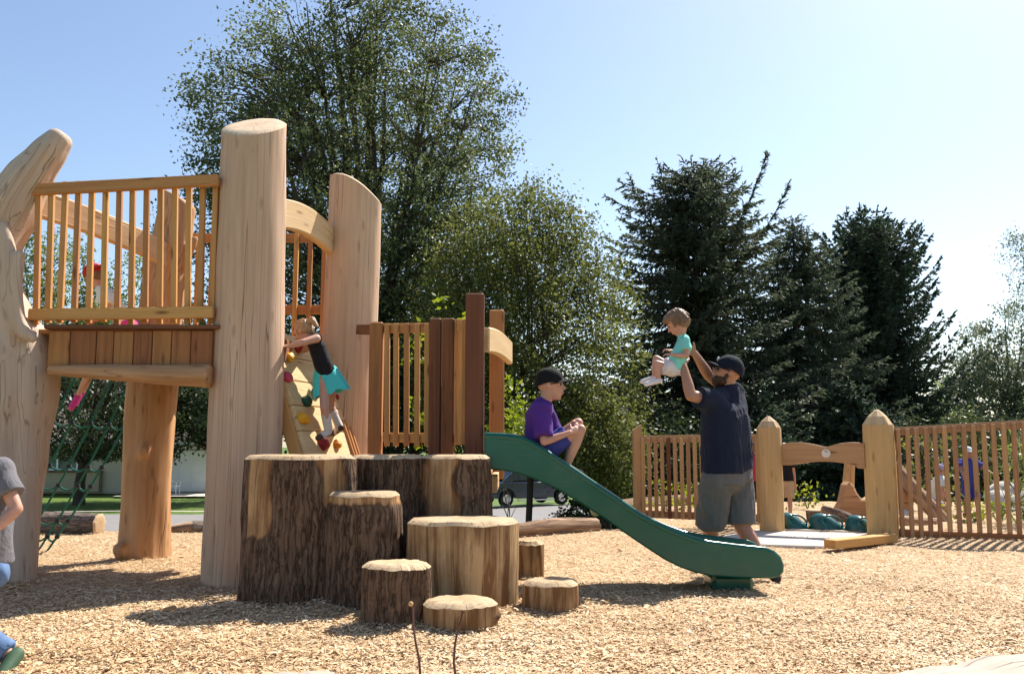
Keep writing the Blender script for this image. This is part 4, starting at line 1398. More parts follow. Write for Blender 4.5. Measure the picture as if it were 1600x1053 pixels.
# left side and rear railings behind
yq = 9.0
zt, zb = P(320, 372, yq).z, P(320, 484, yq).z
xA, xB = P(300, 400, yq).x, P(520, 400, yq).x
mb = MB(); mb.bar((xA, yq, zt), (xB, yq, zt), .05, .09); obj('rail', mb, M['rail'], tower)
mb = MB(); mb.bar((xA, yq, zb), (xB, yq, zb), .05, .09); obj('rail', mb, M['rail'], tower)
for k in range(10):
    x_ = xA + .08 + (xB - xA - .16) * k / 9
    mb = MB(); mb.bar((x_, yq - .04, DZ + .04), (x_, yq - .04, zt + .04), .044, .042, (0, 1, 0), .005); obj('baluster', mb, M['rail'], tower)

# climbing wall
tn, bn = Vector((-2.05, 7.50, DZ + .02)), Vector((-1.30, 7.18, -.08))
tf, bf = Vector((-1.80, 8.42, DZ + .02)), Vector((-1.02, 8.10, -.08))
wn_ = (bn - tn).cross(tf - tn).normalized()
if wn_.z < 0: wn_ = -wn_
cwall = thing('climbing_wall_empty', 'x', 'x') if False else None
NB = 10
wall_parent = None
for k in range(NB):
    a = (k + .5) / NB; hL = (bn - tn).length / NB
    p0 = tn.lerp(bn, a); p1 = tf.lerp(bf, a)
    mb = MB(); mb.bar(p0, p1, hL - .007, .042, wn_, .005)
    if k == 0:
        wall_parent = obj('climbing_wall', mb, M['pale_board'], tower)
    else:
        obj('plank', mb, M['pale_board'], wall_parent)
for (a0, a1) in ((tn, bn), (tf, bf)):
    off = wn_ * -.07
    mb = MB(); mb.bar(a0 + off, a1 + off, .05, .11, wn_, .006); obj('stringer', mb, M['rail'], wall_parent)
for k in range(3):
    off = wn_ * .03 + (bf - bn).normalized() * (-.04 - .055 * k)
    mb = MB(); mb.bar(tf.lerp(bf, .35) + off, bf + off, .024, .03, wn_, .005); obj('foot_strip', mb, M['rail'], wall_parent)


def on_wall(px, py):
    o = Vector((0, 0, CAM_H)); d = ray(px, py)
    return o + d * ((tn - o).dot(wn_) / d.dot(wn_))


HOLD = {'red': (0.30, 0.015, 0.02), 'yellow': (0.72, 0.34, 0.01), 'pink': (0.50, 0.05, 0.09), 'green': (0.012, 0.07, 0.045), 'black': (0.02, 0.025, 0.03), 'orange': (0.70, 0.24, 0.015)}
for k in HOLD: M['hold_' + k] = plain('hold_' + k, HOLD[k], 0.45, 0.4, 0.08, 25, 0.15)
holds = [(461, 546, .058, 'red'), (447, 560, .05, 'yellow'), (444, 592, .05, 'pink'), (473, 629, .058, 'green'), (467, 655, .062, 'yellow'), (498, 694, .062, 'red'), (521, 697, .05, 'orange'), (525, 624, .05, 'red'), (488, 616, .05, 'black'), (500, 585, .045, 'yellow')]
for i, (x, y, r, cname) in enumerate(holds):
    p = on_wall(x, y) + wn_ * .03
    mb = MB()
    rg = random.Random(i)
    mb.ball(p, (r, r, r * .8), 12, 8)
    for k in range(5):
        a = rg.random() * 6; t_ = (bn - tn).normalized(); s_ = t_.cross(wn_)
        mb.ball(p + (t_ * math.cos(a) + s_ * math.sin(a)) * r * .55 + wn_ * rg.uniform(0, .4) * r, r * rg.uniform(.45, .65), 10, 6)
    me = fuse(mb, .009, 3, 1, 'climbing_hold')
    o = link_mesh('climbing_hold', me, M['hold_' + cname], wall_parent)
    o['label'] = cname + ' climbing hold'

# climbing net hanging from the deck's left end
M['rope'] = plain('green_rope', (0.012, 0.105, 0.075), 0.7, 0.3, 0.15, 60, 0.3)
M['clamp'] = plain('rope_clamp', (0.02, 0.02, 0.022), 0.6, 0.3, 0.1, 30)
net = thing('climbing_net', 'green rope climbing net slanting down from under the deck', 'climbing net', (P(120, 830, 8.9).x, 8.9, 0))
tops = [(120, 585), (148, 588), (176, 590), (204, 592), (232, 594)]
bots = [(-40, 850), (-5, 846), (28, 842), (60, 838), (74, 836)]
ropes = []
for (a, b) in zip(tops, bots):
    p0 = P(a[0], a[1], 8.95); p1 = G(b[0], b[1], 0.0)
    p1 = Vector((P(b[0], b[1], 9.4).x, 9.4, -.02))
    pp = [p0.lerp(p1, u) + Vector((0, 0, -.10 * math.sin(PI * u))) for u in np.linspace(0, 1, 10)]
    ropes.append(pp)
    mb = MB(); mb.tube(pp, .011, 7); obj('rope', mb, M['rope'], net, 60)
for u in (2, 4, 5, 7, 8):
    mb = MB(); pp = [r_[u] for r_ in ropes]
    q = []
    for a, b in zip(pp[:-1], pp[1:]):
        for v in (0, .25, .5, .75): q.append(a.lerp(b, v) + Vector((0, 0, -.05 * math.sin(PI * v))))
    q.append(pp[-1]); mb.tube(q, .011, 7); obj('rope', mb, M['rope'], net, 60)
    for p in pp:
        mb = MB(); mb.ball(p, .026, 10, 6); obj('rope_clamp', mb, M['clamp'], net, 60)

# ================================================================ slide platform with posts and railing
ptf = thing('slide_platform', 'low red cedar platform with square posts and baluster railing at the head of the slide', 'play structure', (P(670, 700, 7.7).x, 7.7, 0))
def square_post(x0, x1, ytop, Y, mat, depth=None, ybot=None, z0=-.1, label=None, rz=0):
    pc = P((x0 + x1) / 2, ytop, Y); w_ = (x1 - x0) / FPX * Y
    zb = z0 if ybot is None else P((x0 + x1) / 2, ybot, Y).z
    mb = MB(); mb.bar((pc.x, Y, zb), (pc.x, Y, pc.z), w_, depth or w_, (math.sin(rz), math.cos(rz), 0), .012)
    return obj('post', mb, mat, ptf, None, label)
Y1 = 7.95
square_post(579, 600, 504, Y1, M['red_cedar'], .12)
mb = MB(); mb.bar(P(560, 515, Y1 + .25), P(583, 515, Y1 + .02), .05, .09); obj('rail', mb, M['dark_cedar'], ptf)
square_post(672, 691, 498, 7.62, M['dark_cedar'], .12)
square_post(691.5, 711, 498, 7.56, M['dark_cedar'], .12)
square_post(728, 757, 460, 7.12, M['dark_cedar'], .15, None, -.1, 'tallest dark square post')
square_post(765, 788, 485, 8.1, M['rail'], .12, 748, -.1, 'light square post at the back of the slide')
mb = MB(); mb.bar(P(600, 513, Y1), P(674, 512, 7.66), .045, .085); obj('rail', mb, M['rail'], ptf)
mb = MB(); mb.bar(P(600, 683, Y1), P(674, 684, 7.66), .045, .085); obj('rail', mb, M['rail'], ptf)
for i, x in enumerate((604.5, 618.5, 635, 651.5, 667)):
    Yb = Y1 + (7.66 - Y1) * (x - 600) / 74 - .05
    mb = MB(); mb.bar(P(x, 697, Yb), P(x + .5, 505.5, Yb), .046, .042, (0, 1, 0), .005); obj('baluster', mb, M['rail'], ptf)
mb = MB(); mb.bar(P(710, 512, 7.62), P(734, 508, 7.2), .045, .085); obj('rail', mb, M['rail'], ptf)
mb = MB(); mb.bar(P(710, 683, 7.62), P(734, 686, 7.2), .045, .085); obj('rail', mb, M['rail'], ptf)
for i, x in enumerate((709, 714.5, 720, 725.5)):
    Yb = 7.60 - .40 * i / 3.6
    mb = MB(); mb.bar(P(x - 1, 695, Yb), P(x, 499, Yb), .042, .046, (0, 1, 0), .005); obj('baluster', mb, M['rail'], ptf)
arch_beam(P(759, 531, 7.2), P(796, 552, 7.95), .205, .06, .03, M['pale_board'], ptf)
PZ = .86
for k in range(7):
    yy = 7.12 + .155 * k
    mb = MB(); mb.bar((P(585, 700, yy).x, yy + .03, PZ - .02), (-.17, yy + .03, PZ - .02), .146, .038); obj('deck_plank', mb, M['rail'], ptf)
mb = MB(); mb.bar((-.14, 6.98, PZ - .09), (-.14, 8.2, PZ - .09), .05, .13); obj('deck_edge', mb, M['pale_board'], ptf)
mb = MB(); mb.bar((P(590, 700, 7.2).x, 7.2, PZ - .14), (-.2, 7.2, PZ - .14), .06, .2, (0, 0, 1)); obj('deck_edge', mb, M['red_cedar'], ptf)

# ================================================================ green slide
SY0, SY1 = 6.80, 7.40
top_px = [(757, 680), (785, 681), (812, 684), (830, 692), (846, 702), (884, 727), (921, 752), (960, 778), (999, 805), (1030, 821), (1060, 834), (1085, 843), (1110, 849), (1155, 854), (1199, 858), (1212, 863), (1221, 870), (1226, 883), (1225, 894), (1219, 901), (1206, 904)]
bot_px = [(1165, 903.5), (1110, 900), (1085, 894), (1062, 886), (1040, 875), (1018, 861), (981, 836), (947, 812), (907, 786), (870, 764), (850, 755), (833, 748), (810, 740), (785, 735), (757, 732)]
slide = thing('slide', 'dark green plastic slide curving down from the platform to the wood chips', 'slide', (1.0, 7.05, 0))
so = P(800, 700, SY0); 
def prof(px, py):
    q = P(px, py, SY0); return (q.x, q.z)
outline = [prof(*q) for q in top_px + bot_px]
for sy, nm in ((SY0 + .03, 'side_wall'), (SY1 - .03, 'side_wall')):
    mb = MB(); mb.prism(outline, (0, sy, 0), (1, 0, 0), (0, 0, 1), .05, .012); obj(nm, mb, M['slide'], slide, 35)
    # rolled rim along the top edge
    mb = MB(); rim = [Vector((prof(*q)[0], sy, prof(*q)[1])) for q in top_px]
    rim = rim[:-3]; nr = len(rim)
    mb.tube([p + Vector((-.003 * max(0, i - nr + 7), 0, -.006)) for i, p in enumerate(rim)], [.031 if i < nr - 6 else .031 - .0028 * (i - nr + 7) for i in range(nr)], 12); obj('rim', mb, M['slide'], slide, 60)
# bed: dished sheet between the walls, below the rims
bed_px = [(757, 701), (785, 702), (812, 706), (830, 713), (846, 722), (884, 747), (921, 773), (960, 800), (999, 826), (1030, 843), (1060, 857), (1085, 866), (1110, 873), (1155, 879), (1199, 882), (1217, 886)]
V = []; F = []
nb_ = 9
for q in bed_px:
    x, z = prof(*q)
    for k in range(nb_):
        u = k / (nb_ - 1) * 2 - 1
        V.append((x, (SY0 + SY1) / 2 + u * (SY1 - SY0 - .09) / 2, z + .05 * abs(u) ** 3))
m_ = len(bed_px)
for i in range(m_ - 1):
    for k in range(nb_ - 1):
        a = i * nb_ + k; F.append((a, a + nb_, a + nb_ + 1, a + 1))
off = len(V)
V2 = [(x, y, z - .018) for x, y, z in V]
F2 = [tuple(reversed([i + off for i in f])) for f in F]
mb = MB(); mb.add(V + V2, F + F2); obj('bed', mb, M['slide'], slide, 60)
mb = MB(); p0 = prof(1150, 895)
mb.box((p0[0] + .02, 7.14, .02), (.32, .34, .14), 0, .03); obj('foot', mb, M['slide'], slide)

# ================================================================ stumps
def stump(px0, px1, ytop, Yc, name_label, kind, seed, depth=1.0, mask=None, ybase=None, flare=.03, irreg=.02, taper=0.0, ridge=.022, lobe=.07):
    xc = (px0 + px1) / 2
    if ybase:
        for _ in range(4): Yc = G(xc, ybase).y + (px1 - px0) / 2 / FPX * Yc * depth
    r = (px1 - px0) / 2 / FPX * Yc
    pt = P(xc, ytop, Yc)
    th = thing('tree_stump', name_label, 'stump', (pt.x, Yc, 0), 'stumps stepping up to the slide platform')
    h = pt.z
    rows = max(3, int(h / .25) + 2)
    path = [Vector((pt.x, Yc, -.08 + (h - .03 + .08) * k / (rows - 1))) for k in range(rows)]
    rad = [r * (1 + taper * (1 - k / (rows - 1))) * (1.0 if k < rows - 1 else .975) for k in range(rows)]
    mb, caps = log_sweep(path, rad, 120, 10, seed, lobe, ridge=ridge, bump=.012, mask=mask or (lambda p, t: 1.0), squash=((0, 1, 0), depth), caps=(False, True), flare=flare, top_irreg=irreg, bevel=.03)
    s = obj('side', mb, M[kind], th, 80)
    obj('sawn_top', caps[0], M['cut'], th, 40)
    return th


def band(*spans):
    """bark mask: 0 inside the given (centre angle, half width, t0, t1) bare patches; angle 0 = +x, -90 = towards the camera"""
    def f(p, t):
        v = 1.0
        for c, hw, t0, t1 in spans:
            wob = (float(vnoise([[c * .3, t * 6, 2]])[0]) - .5) * hw * .7
            d = abs((math.degrees(p) - c + wob + 180) % 360 - 180)
            k = (1 - sstep(hw * .7, hw * 1.25, d)) * sstep(t0 - .06, t0 + .02, t) * (1 - sstep(t1, t1 + .08, t))
            v = min(v, 1 - float(k))
        return v
    return f


stump(387, 553, 709, 6.12, 'tall wide stump at the left with shaggy bark and two bare patches', 'bark', 1.7, .80, band((-122, 17, .52, 1.3), (-46, 16, .70, 1.3)), flare=.04, ybase=951)
stump(553, 664, 709, 6.75, 'dark barked stump second along the tall back row', 'bark', 2.4, .8)
stump(661, 766, 709, 6.72, 'stump beside the slide head with half its bark stripped', 'bark', 3.3, .8, band((-118, 34, -.1, 1.2)), taper=.1)
stump(512, 628, 766, 6.02, 'medium tall dark stump in front between the tall ones', 'bark', 4.6, .85, band((-90, 200, .93, 1.3)), taper=.03, ridge=.016, ybase=956)
stump(631, 814, 808, 6.17, 'very wide low stump stripped of bark in the middle', 'bare_stump', 5.2, .80, lambda p, t: 0.0, flare=.02, taper=-.05, lobe=.09, ybase=962)
stump(571, 672, 876, 5.72, 'short dark barked stump in front with pale sawn top', 'bark', 6.1, .9, taper=-.03, ybase=986)
stump(665, 778, 934, 5.62, 'lowest pale stump at the very front', 'bare_stump', 7.5, .85, band((-95, 120, -.1, 1.3)), taper=-.04, ybase=993)
stump(806, 849, 843, 7.45, 'small pale stump half hidden behind the wide stripped stump', 'bare_stump', 8.2, 1, lambda p, t: 0.0)
stump(815, 906, 903, 6.2, 'low pale stump at the right of the group under the slide', 'bare_stump', 9.6, .85, lambda p, t: 0.0, ybase=959)

# ================================================================ edging logs
def edge_log(name, label, pts, radii, mat, seed, mask=None, ridge=.0, group=None, lobe=.1):
    pts = [Vector(p) for p in pts]
    c = sum(pts, Vector()) / len(pts)
    th = thing(name, label, 'log', (c.x, c.y, 0), group)
    mb, caps = log_sweep(pts, radii, 36, 8, seed, lobe, ridge=ridge, bump=.02, mask=mask, ridge_f=(3, 6))
    obj('side', mb, mat, th, 70)
    for cp in caps: obj('sawn_end', cp, M['cut'], th, 40)
    return th


def gp(px, Y, z): return Vector((P(px, 800, Y).x, Y, z))


EL = 'logs edging the wood chip bed'
edge_log('edging_log', 'thick grey barked log with a pale cut end lying behind the left crooked post', [gp(-60, 11.4, .1), gp(60, 11.3, .11), gp(156, 11.2, .1)], [.13, .135, .125], M['grey_bark'], 11, lambda p, t: 1.0, .018, EL)
edge_log('edging_log', 'thin peeled edging log between the rear log and the big post', [gp(255, 11.2, .02), gp(300, 11.3, .05), gp(345, 11.4, .03)], [.05, .075, .06], M['grey_bark'], 12, lambda p, t: .2 + .6 * (t > .55), .01, EL)
edge_log('edging_log', 'pale reddish peeled log lying on the edge behind the slide', [gp(795, 10.6, .06), gp(870, 11.0, .08), gp(932, 11.3, .07)], [.085, .105, .085], M['grey_bark'], 13, lambda p, t: .25, .008, EL)
edge_log('edging_log', 'distant peeled edging log behind the wide stump', [gp(480, 11.5, .04), gp(640, 11.5, .05), gp(790, 11.5, .05)], [.09, .1, .09], M['grey_bark'], 14, lambda p, t: .3, .008, EL)
edge_log('edging_log', 'edging log running in shade behind the left fence', [gp(930, 14.5, .05), gp(1050, 16.5, .05), gp(1180, 17.2, .05)], [.1, .11, .1], M['grey_bark'], 15, lambda p, t: .3, .008, EL)

# foreground timbers
def slab(name, label, a, b, w, h, z, mat, seed):
    a = Vector(a); b = Vector(b)
    m_ = (a + b) / 2
    th = thing(name, label, 'timber', (m_.x, m_.y, 0))
    d = (b - a).normalized(); side = Vector((d.y, -d.x, 0))
    if side.y > 0: side = -side
    n = 16
    pts = [a.lerp(b, k / n) + side * (w / 2) + Vector((0, 0, z - h / 2 + .006 * math.sin(k * 1.3 + seed))) + side * (.012 * math.sin(k * .9 + seed * 2)) for k in range(n + 1)]
    mb = MB(); mb.ribbon(pts, w, h, (0, 0, 1), .02); obj('beam', mb, mat, th)
    return th


M['pale_timber'] = wood('bleached_timber', (0.40, 0.325, 0.26), (0.50, 0.42, 0.35), (0.32, 0.235, 0.17), .5, .3, .8, 20, .8, .03)
a = G(1330, 1060, .10); b = G(1640, 1008, .10); a.z = b.z = 0
slab('foreground_timber', 'pale bleached timber edging crossing the bottom right corner', a, b, .45, .2, .10, M['pale_timber'], 1)
a = G(340, 1051, .06); b = G(515, 1047.5, .06); a.z = b.z = 0
slab('foreground_timber', 'pale flat timber just showing at the bottom edge below the stumps', a, b, .3, .15, .06, M['pale_timber'], 2)

# ================================================================ right-hand fences and gate
def pointed_post(x0, x1, ytip, ysh, Y, label, parent, name='post'):
    w_ = (x1 - x0) / FPX * Y; pc = P((x0 + x1) / 2, ytip, Y); zs = P((x0 + x1) / 2, ysh, Y).z
    r = w_ / 2
    mb = MB(); V = []; F = []; g = []
    seg = 20; prof_ = [(-.1, 1.0), (zs * .5, 1.02), (zs - .02, 1.0), (zs + .004, .96)]
    for z, f in prof_:
        for k in range(seg):
            a = 2 * PI * k / seg
            rr_ = r * f * (1 + .03 * math.sin(3 * a + x0))
            V.append((pc.x + math.cos(a) * rr_, Y + math.sin(a) * rr_, z)); g.append((z + x0, math.cos(a) * r, math.sin(a) * r))
    for i in range(len(prof_) - 1):
        for k in range(seg):
            F.append((i * seg + k, i * seg + (k + 1) % seg, (i + 1) * seg + (k + 1) % seg, (i + 1) * seg + k))
    mb.add(V, F, g)
    o = obj(name, mb, M['fence_post'], parent, 50, label)
    # four hewn facets to a small flat tip
    mb = MB(); V = []; g = []
    for z, f in ((zs - .005, .99), (zs + (pc.z - zs) * .55, .62), (pc.z - .012, .20), (pc.z, .08)):
        for k in range(8):
            a = PI / 8 + k * PI / 4
            ff = f * (1.0 if z < zs else 1.0)
            V.append((pc.x + math.cos(a) * r * ff, Y + math.sin(a) * r * ff, z)); g.append((z, math.cos(a) * r, math.sin(a) * r))
    F = []
    for i in range(3):
        for k in range(8): F.append((i * 8 + k, i * 8 + (k + 1) % 8, (i + 1) * 8 + (k + 1) % 8, (i + 1) * 8 + k))
    F.append(tuple(range(24, 32)))
    mb.add(V, F, g); obj('hewn_tip', mb, M['pale_board'], o)
    return o


YP1, YP2 = 11.3, 10.8
fa = thing('baluster_fence', 'short cedar baluster fence behind the foot of the slide', 'fence', (P(1090, 800, 11.9).x, 11.9, 0))
mb = MB(); pc = P(995, 664, 12.2)
mb.prism([(-.058, -.1), (.058, -.1), (.058, pc.z + .01), (-.058, pc.z - .07)], (pc.x, 12.2, 0), (1, 0, 0), (0, 0, 1), .12, .008, 1); obj('post', mb, M['fence_post'], fa)
ra, rb = P(998, 686, 12.2), P(1186, 684, YP1 + .05)
mb = MB(); mb.bar(ra, rb, .05, .095); obj('rail', mb, M['fence'], fa)
la, lb = Vector((ra.x, ra.y, P(998, 802, 12.2).z)), Vector((rb.x, rb.y, P(1186, 810, YP1).z))
mb = MB(); mb.bar(la, lb, .05, .10); obj('rail', mb, M['fence'], fa)
for k in range(18):
    u = (k + .55) / 18
    a = la.lerp(lb, u); b = ra.lerp(rb, u)
    a = a + Vector((0, -.046, -.05)); b = b + Vector((0, -.046, .015))
    mb = MB(); mb.bar(a, b, .048, .040, (0, 1, 0), .005); o = obj('baluster', mb, M['dark_cedar' if k == 4 else 'fence'], fa)
gate = thing('play_gateway', 'gateway of two pointed log posts joined by a wavy carved board', 'gateway', (P(1285, 830, 11.05).x, 11.05, 0))
pointed_post(1182, 1219, 650, 668, YP1, 'left pointed log post', gate)
pointed_post(1347, 1393, 640, 664, YP2, 'right pointed log post', gate)
# wavy board
gp0, gp1 = P(1214, 710, YP1), P(1352, 710, YP2)
gx = (gp1 - gp0); gl = Vector((gx.x, gx.y, 0)).length; gax = Vector((gx.x, gx.y, 0)).normalized()
def gy(py): return P(1285, py, 11.05).z
upper = []; lower = []
for k in range(25):
    u = k / 24
    if u < .56: zt = 698 - 7.5 * math.sin(PI * (u / .56) ** .8)
    else: zt = 699 - 8.5 * math.sin(PI * min(1, (u - .56) / .60))
    zb = 727 - 6 * math.sin(PI * min(1, max(0, (u - .18) / .75))) + (4 if u > .9 else 0)
    upper.append((u * gl, gy(zt) - gp0.z)); lower.append((u * gl, gy(zb) - gp0.z))
mb = MB(); mb.prism(upper + lower[::-1], gp0, gax, (0, 0, 1), .075, .01)
wb = obj('carved_board', mb, M['fence'], gate)
M['emblem'] = plain('white_emblem', (0.66, 0.60, 0.54), 0.6, 0.3, 0.05, 20)
M['emblem_mark'] = plain('emblem_mark', (0.25, 0.17, 0.12), 0.7, 0.3, 0.05, 20)
ec = P(1292, 708, 11.03); nrm = Vector((gax.y, -gax.x, 0))
ec = gp0 + gax * (ec - gp0).dot(gax) + Vector((0, 0, ec.z - gp0.z)) + nrm * .040
mb = MB(); mb.tube([ec - nrm * .01, ec + nrm * .008], .052, 28); em = obj('round_emblem', mb, M['emblem'], wb)
mb = MB(); mb.ribbon([ec + nrm * .0105 + gax * x + Vector((0, 0, z)) for x, z in ((-.014, .020), (-.004, .027), (.008, .022), (.014, .012))], .012, .003, nrm, .001); obj('mark', mb, M['emblem_mark'], em)
# boardwalk under the gate and its edge step
bw = thing('concrete_threshold', 'pale concrete threshold slab between the gate posts', 'threshold', (P(1285, 835, 10.9).x, 10.9, 0))
q = [G(1130, 836, .02), G(1186, 826, .02), G(1345, 829, .02), G(1395, 838, .02), G(1290, 853, .02), G(1160, 849, .02)]
mb = MB(); mb.prism([(p.x - q[0].x, p.y - q[0].y) for p in q], (q[0].x, q[0].y, -.03), (1, 0, 0), (0, 1, 0), .10, .01); obj('slab', mb, M['concrete'], bw)
mb = MB(); a, b = G(1296, 850, .06), G(1394, 840, .06); mb.bar(a, b, .14, .09); obj('edge_timber', mb, M['rail'], bw)
a, b = P(1190, 829, YP1 + .1), P(1345, 834, YP2 + .25); a.z = b.z = .012
mb = MB(); mb.bar(a, b, .12, .05); obj('edge_timber', mb, M['pale_timber'], bw)

fb = thing('baluster_fence', 'long cedar baluster fence running out of the frame at the right', 'fence', (P(1500, 840, 10.5).x, 10.5, 0))
ra, rb = P(1384, 675, YP2), P(1740, 655, 9.9)
mb = MB(); mb.bar(ra, rb, .05, .10); obj('rail', mb, M['fence'], fb)
la, lb = P(1386, 832, YP2), P(1745, 858, 9.9)
mb = MB(); mb.bar(la, lb, .05, .12); obj('rail', mb, M['red_cedar'], fb)
tops = [1389.5, 1402.5, 1417.5, 1431, 1446, 1459.5, 1475, 1490, 1505, 1520, 1536, 1551, 1567, 1583, 1599]
tops += [1615 + 16 * k for k in range(7)]
bots = [1397.5, 1410.5, 1425.5, 1440, 1455, 1470, 1485.5, 1501, 1516, 1532, 1547.5, 1563, 1579, 1594, 1611]
bots += [1627 + 16.5 * k for k in range(7)]
for a, b in zip(tops, bots):
    u = (a - 1384) / 356; Yb = YP2 + (9.9 - YP2) * u - .05
    pt = P(a, 671 - 20 * u, Yb); pb_ = P(b, 834 + 22 * u, Yb)
    pb_.z -= .03
    mb = MB(); mb.bar(pb_, pt, .047, .040, (0, 1, 0), .005); obj('baluster', mb, M['fence'], fb)
mb = MB(); mb.bar(Vector((la.x + .1, la.y, -.0)), Vector((lb.x, lb.y, -.0)), .14, .16); obj('base_board', mb, M['red_cedar'], fb)

# ================================================================ things beyond the gate
M['teal'] = plain('teal_plastic', (0.008, 0.085, 0.085), 0.25, 0.5, 0.1, 6, 0.03)
def scoop(px, ytop, ybase, wpx, Y, label):
    w_ = wpx / FPX * Y; z1 = P(px, ytop, Y).z; zb = 0.0
    pc = P(px, ybase, Y)
    th = thing('scoop_seat', label, 'scoop seat', (pc.x, Y, 0), 'green scoop seats beyond the gateway')
    mb = MB(); V = []; F = []; n = 24; m = 10
    for i in range(m + 1):
        t_ = i / m
        for k in range(n):
            a = 2 * PI * k / n
            r_ = math.cos(t_ * PI / 2) ** .8
            x = math.cos(a) * r_ * w_ / 2 * 1.05 - .16 * w_ * t_
            y = math.sin(a) * r_ * .2
            z = z1 * math.sin(t_ * PI / 2) ** .95
            if math.cos(a) > 0: z *= 1 - .22 * math.cos(a) * (1 - abs(2 * t_ - 1)); x -= .06 * w_ * math.cos(a) * math.sin(PI * t_)
            V.append((pc.x + x, Y + y, max(-.05, z - .03 * (i == 0))))
    for i in range(m):
        for k in range(n):
            F.append((i * n + k, i * n + (k + 1) % n, (i + 1) * n + (k + 1) % n, (i + 1) * n + k))
    mb.add(V, F); obj('shell', mb, M['teal'], th, 60)
    mb = MB(); dn = Vector((.75, -.35, .55)).normalized()
    c_ = Vector((pc.x + .02 * w_, Y - .13, z1 * .55))
    ring = []
    for k in range(17):
        a = 2 * PI * k / 16
        ring.append(c_ + Vector((.30 * w_ * math.cos(a) + .1 * w_ * -math.sin(a), -.035 + .03 * math.cos(a), z1 * .36 * math.sin(a))))
    mb.tube(ring, .012, 8); obj('dish_lip', mb, M['teal'], th, 60)


scoop(1240, 800, 835, 46, 11.5, 'teal scoop seat nearest the left gate post')
scoop(1293, 801, 834, 52, 11.38, 'teal scoop seat in the middle of the gateway')
scoop(1347, 804, 838, 46, 11.2, 'teal scoop seat half hidden by the right gate post')


def carved(label, outline_px, Y, th_, name='carved_animal', mat='pale_board'):
    q = [P(x, y, Y) for x, y in outline_px]
    o = thing(name, label, 'wood carving', (q[0].x, Y, 0))
    mb = MB(); mb.prism([(p.x - q[0].x, p.z - q[0].z) for p in q], q[0], (1, 0, 0), (0, 0, 1), th_, .03)
    obj('carving', mb, M[mat], o, 30)
    return o


sad = [(1300, 812), (1303, 800), (1312, 785), (1316, 768), (1318, 757), (1323, 752), (1329, 757), (1334, 769), (1341, 778), (1352, 779), (1366, 770), (1385, 762), (1410, 764), (1420, 776), (1416, 800), (1412, 815)]
carved('carved golden wooden saddle creature with an upright neck behind the gateway', sad, 13.2, .30, mat='golden_log')
cl_ = thing('upright_log', 'thin pale upright log standing behind the carved saddle', 'log', (P(1326, 800, 14).x, 14, 0))
mb, cps = log_sweep([Vector((P(1326, 800, 14).x, 14, -.1)), P(1325, 770, 14), P(1328, 723, 14)], [.10, .085, .075], 24, 6, 21, .06)
for c_ in cps: mb.add(c_.v, c_.f, c_.g)
obj('side', mb, M['golden_log'], cl_, 50)
edge_log('leaning_log', 'dark red leaning log in front of the carved saddle', [P(1285, 796, 12.4), P(1315, 805, 12.3), P(1343, 818, 12.2)], [.055, .06, .06], M['grey_bark'], 17, lambda p, t: .7, .01)
dl = thing('bark_stump', 'short dark red stump standing by the middle scoop seat', 'stump', (P(1276, 825, 12.9).x, 12.9, 0))
zc = P(1276, 797, 12.9).z
mb, cps = log_sweep([Vector((P(1276, 825, 12.9).x, 12.9, -.1)), Vector((P(1276, 825, 12.9).x, 12.9, zc * .6)), Vector((P(1276, 825, 12.9).x, 12.9, zc))], [.12, .13, .135], 30, 6, 19, .08, ridge=.01, mask=lambda p, t: .8, caps=(False, True))
obj('side', mb, M['grey_bark'], dl, 60); obj('sawn_top', cps[0], M['cut'], dl, 40)
edge_log('leaning_log', 'long peeled grey log sloping down behind the long fence', [P(1396, 728, 13.2), P(1425, 762, 13.0), P(1462, 800, 12.8), P(1480, 820, 12.7)], [.10, .11, .10, .09], M['grey_bark'], 23, lambda p, t: .15, .006)
edge_log('leaning_log', 'pale short log lying under the sloping log behind the fence', [P(1392, 812, 12.2), P(1430, 816, 12.2), P(1465, 818, 12.4)], [.07, .075, .07], M['grey_bark'], 25, lambda p, t: .1, .006)
for i, (px, Y, h, w_, lab) in enumerate([(1040, 15, .45, .5, 'yellow green leafy plant seen through the short fence'), (1075, 15.4, .4, .5, 'second yellow green plant behind the short fence nearer the man'),
                                       (1258, 15.5, .42, .45, 'small leafy plant behind the left scoop seat'), (1508, 12.8, .22, .35, 'yellow green plant low behind the long fence below the child in blue'), (1552, 12.8, .25, .45, 'lime plant low behind the long fence right of the child in blue')]):
    low_plant(px, Y, h, w_, M['leaf_lime'], lab, 70 + i, L=.07, blades=110)
low_plant(1596, 12.4, 1.1, .5, M['leaf_far'], 'tall feathery grass clump behind the long fence at the edge', 81, 'grass_clump', 300, .34, 0.0, .045)
low_plant(1448, 15.2, 1.2, .8, M['leaf_birch'], 'tall green shrub behind the sloping peeled log', 82, 'shrub', 420, .08)

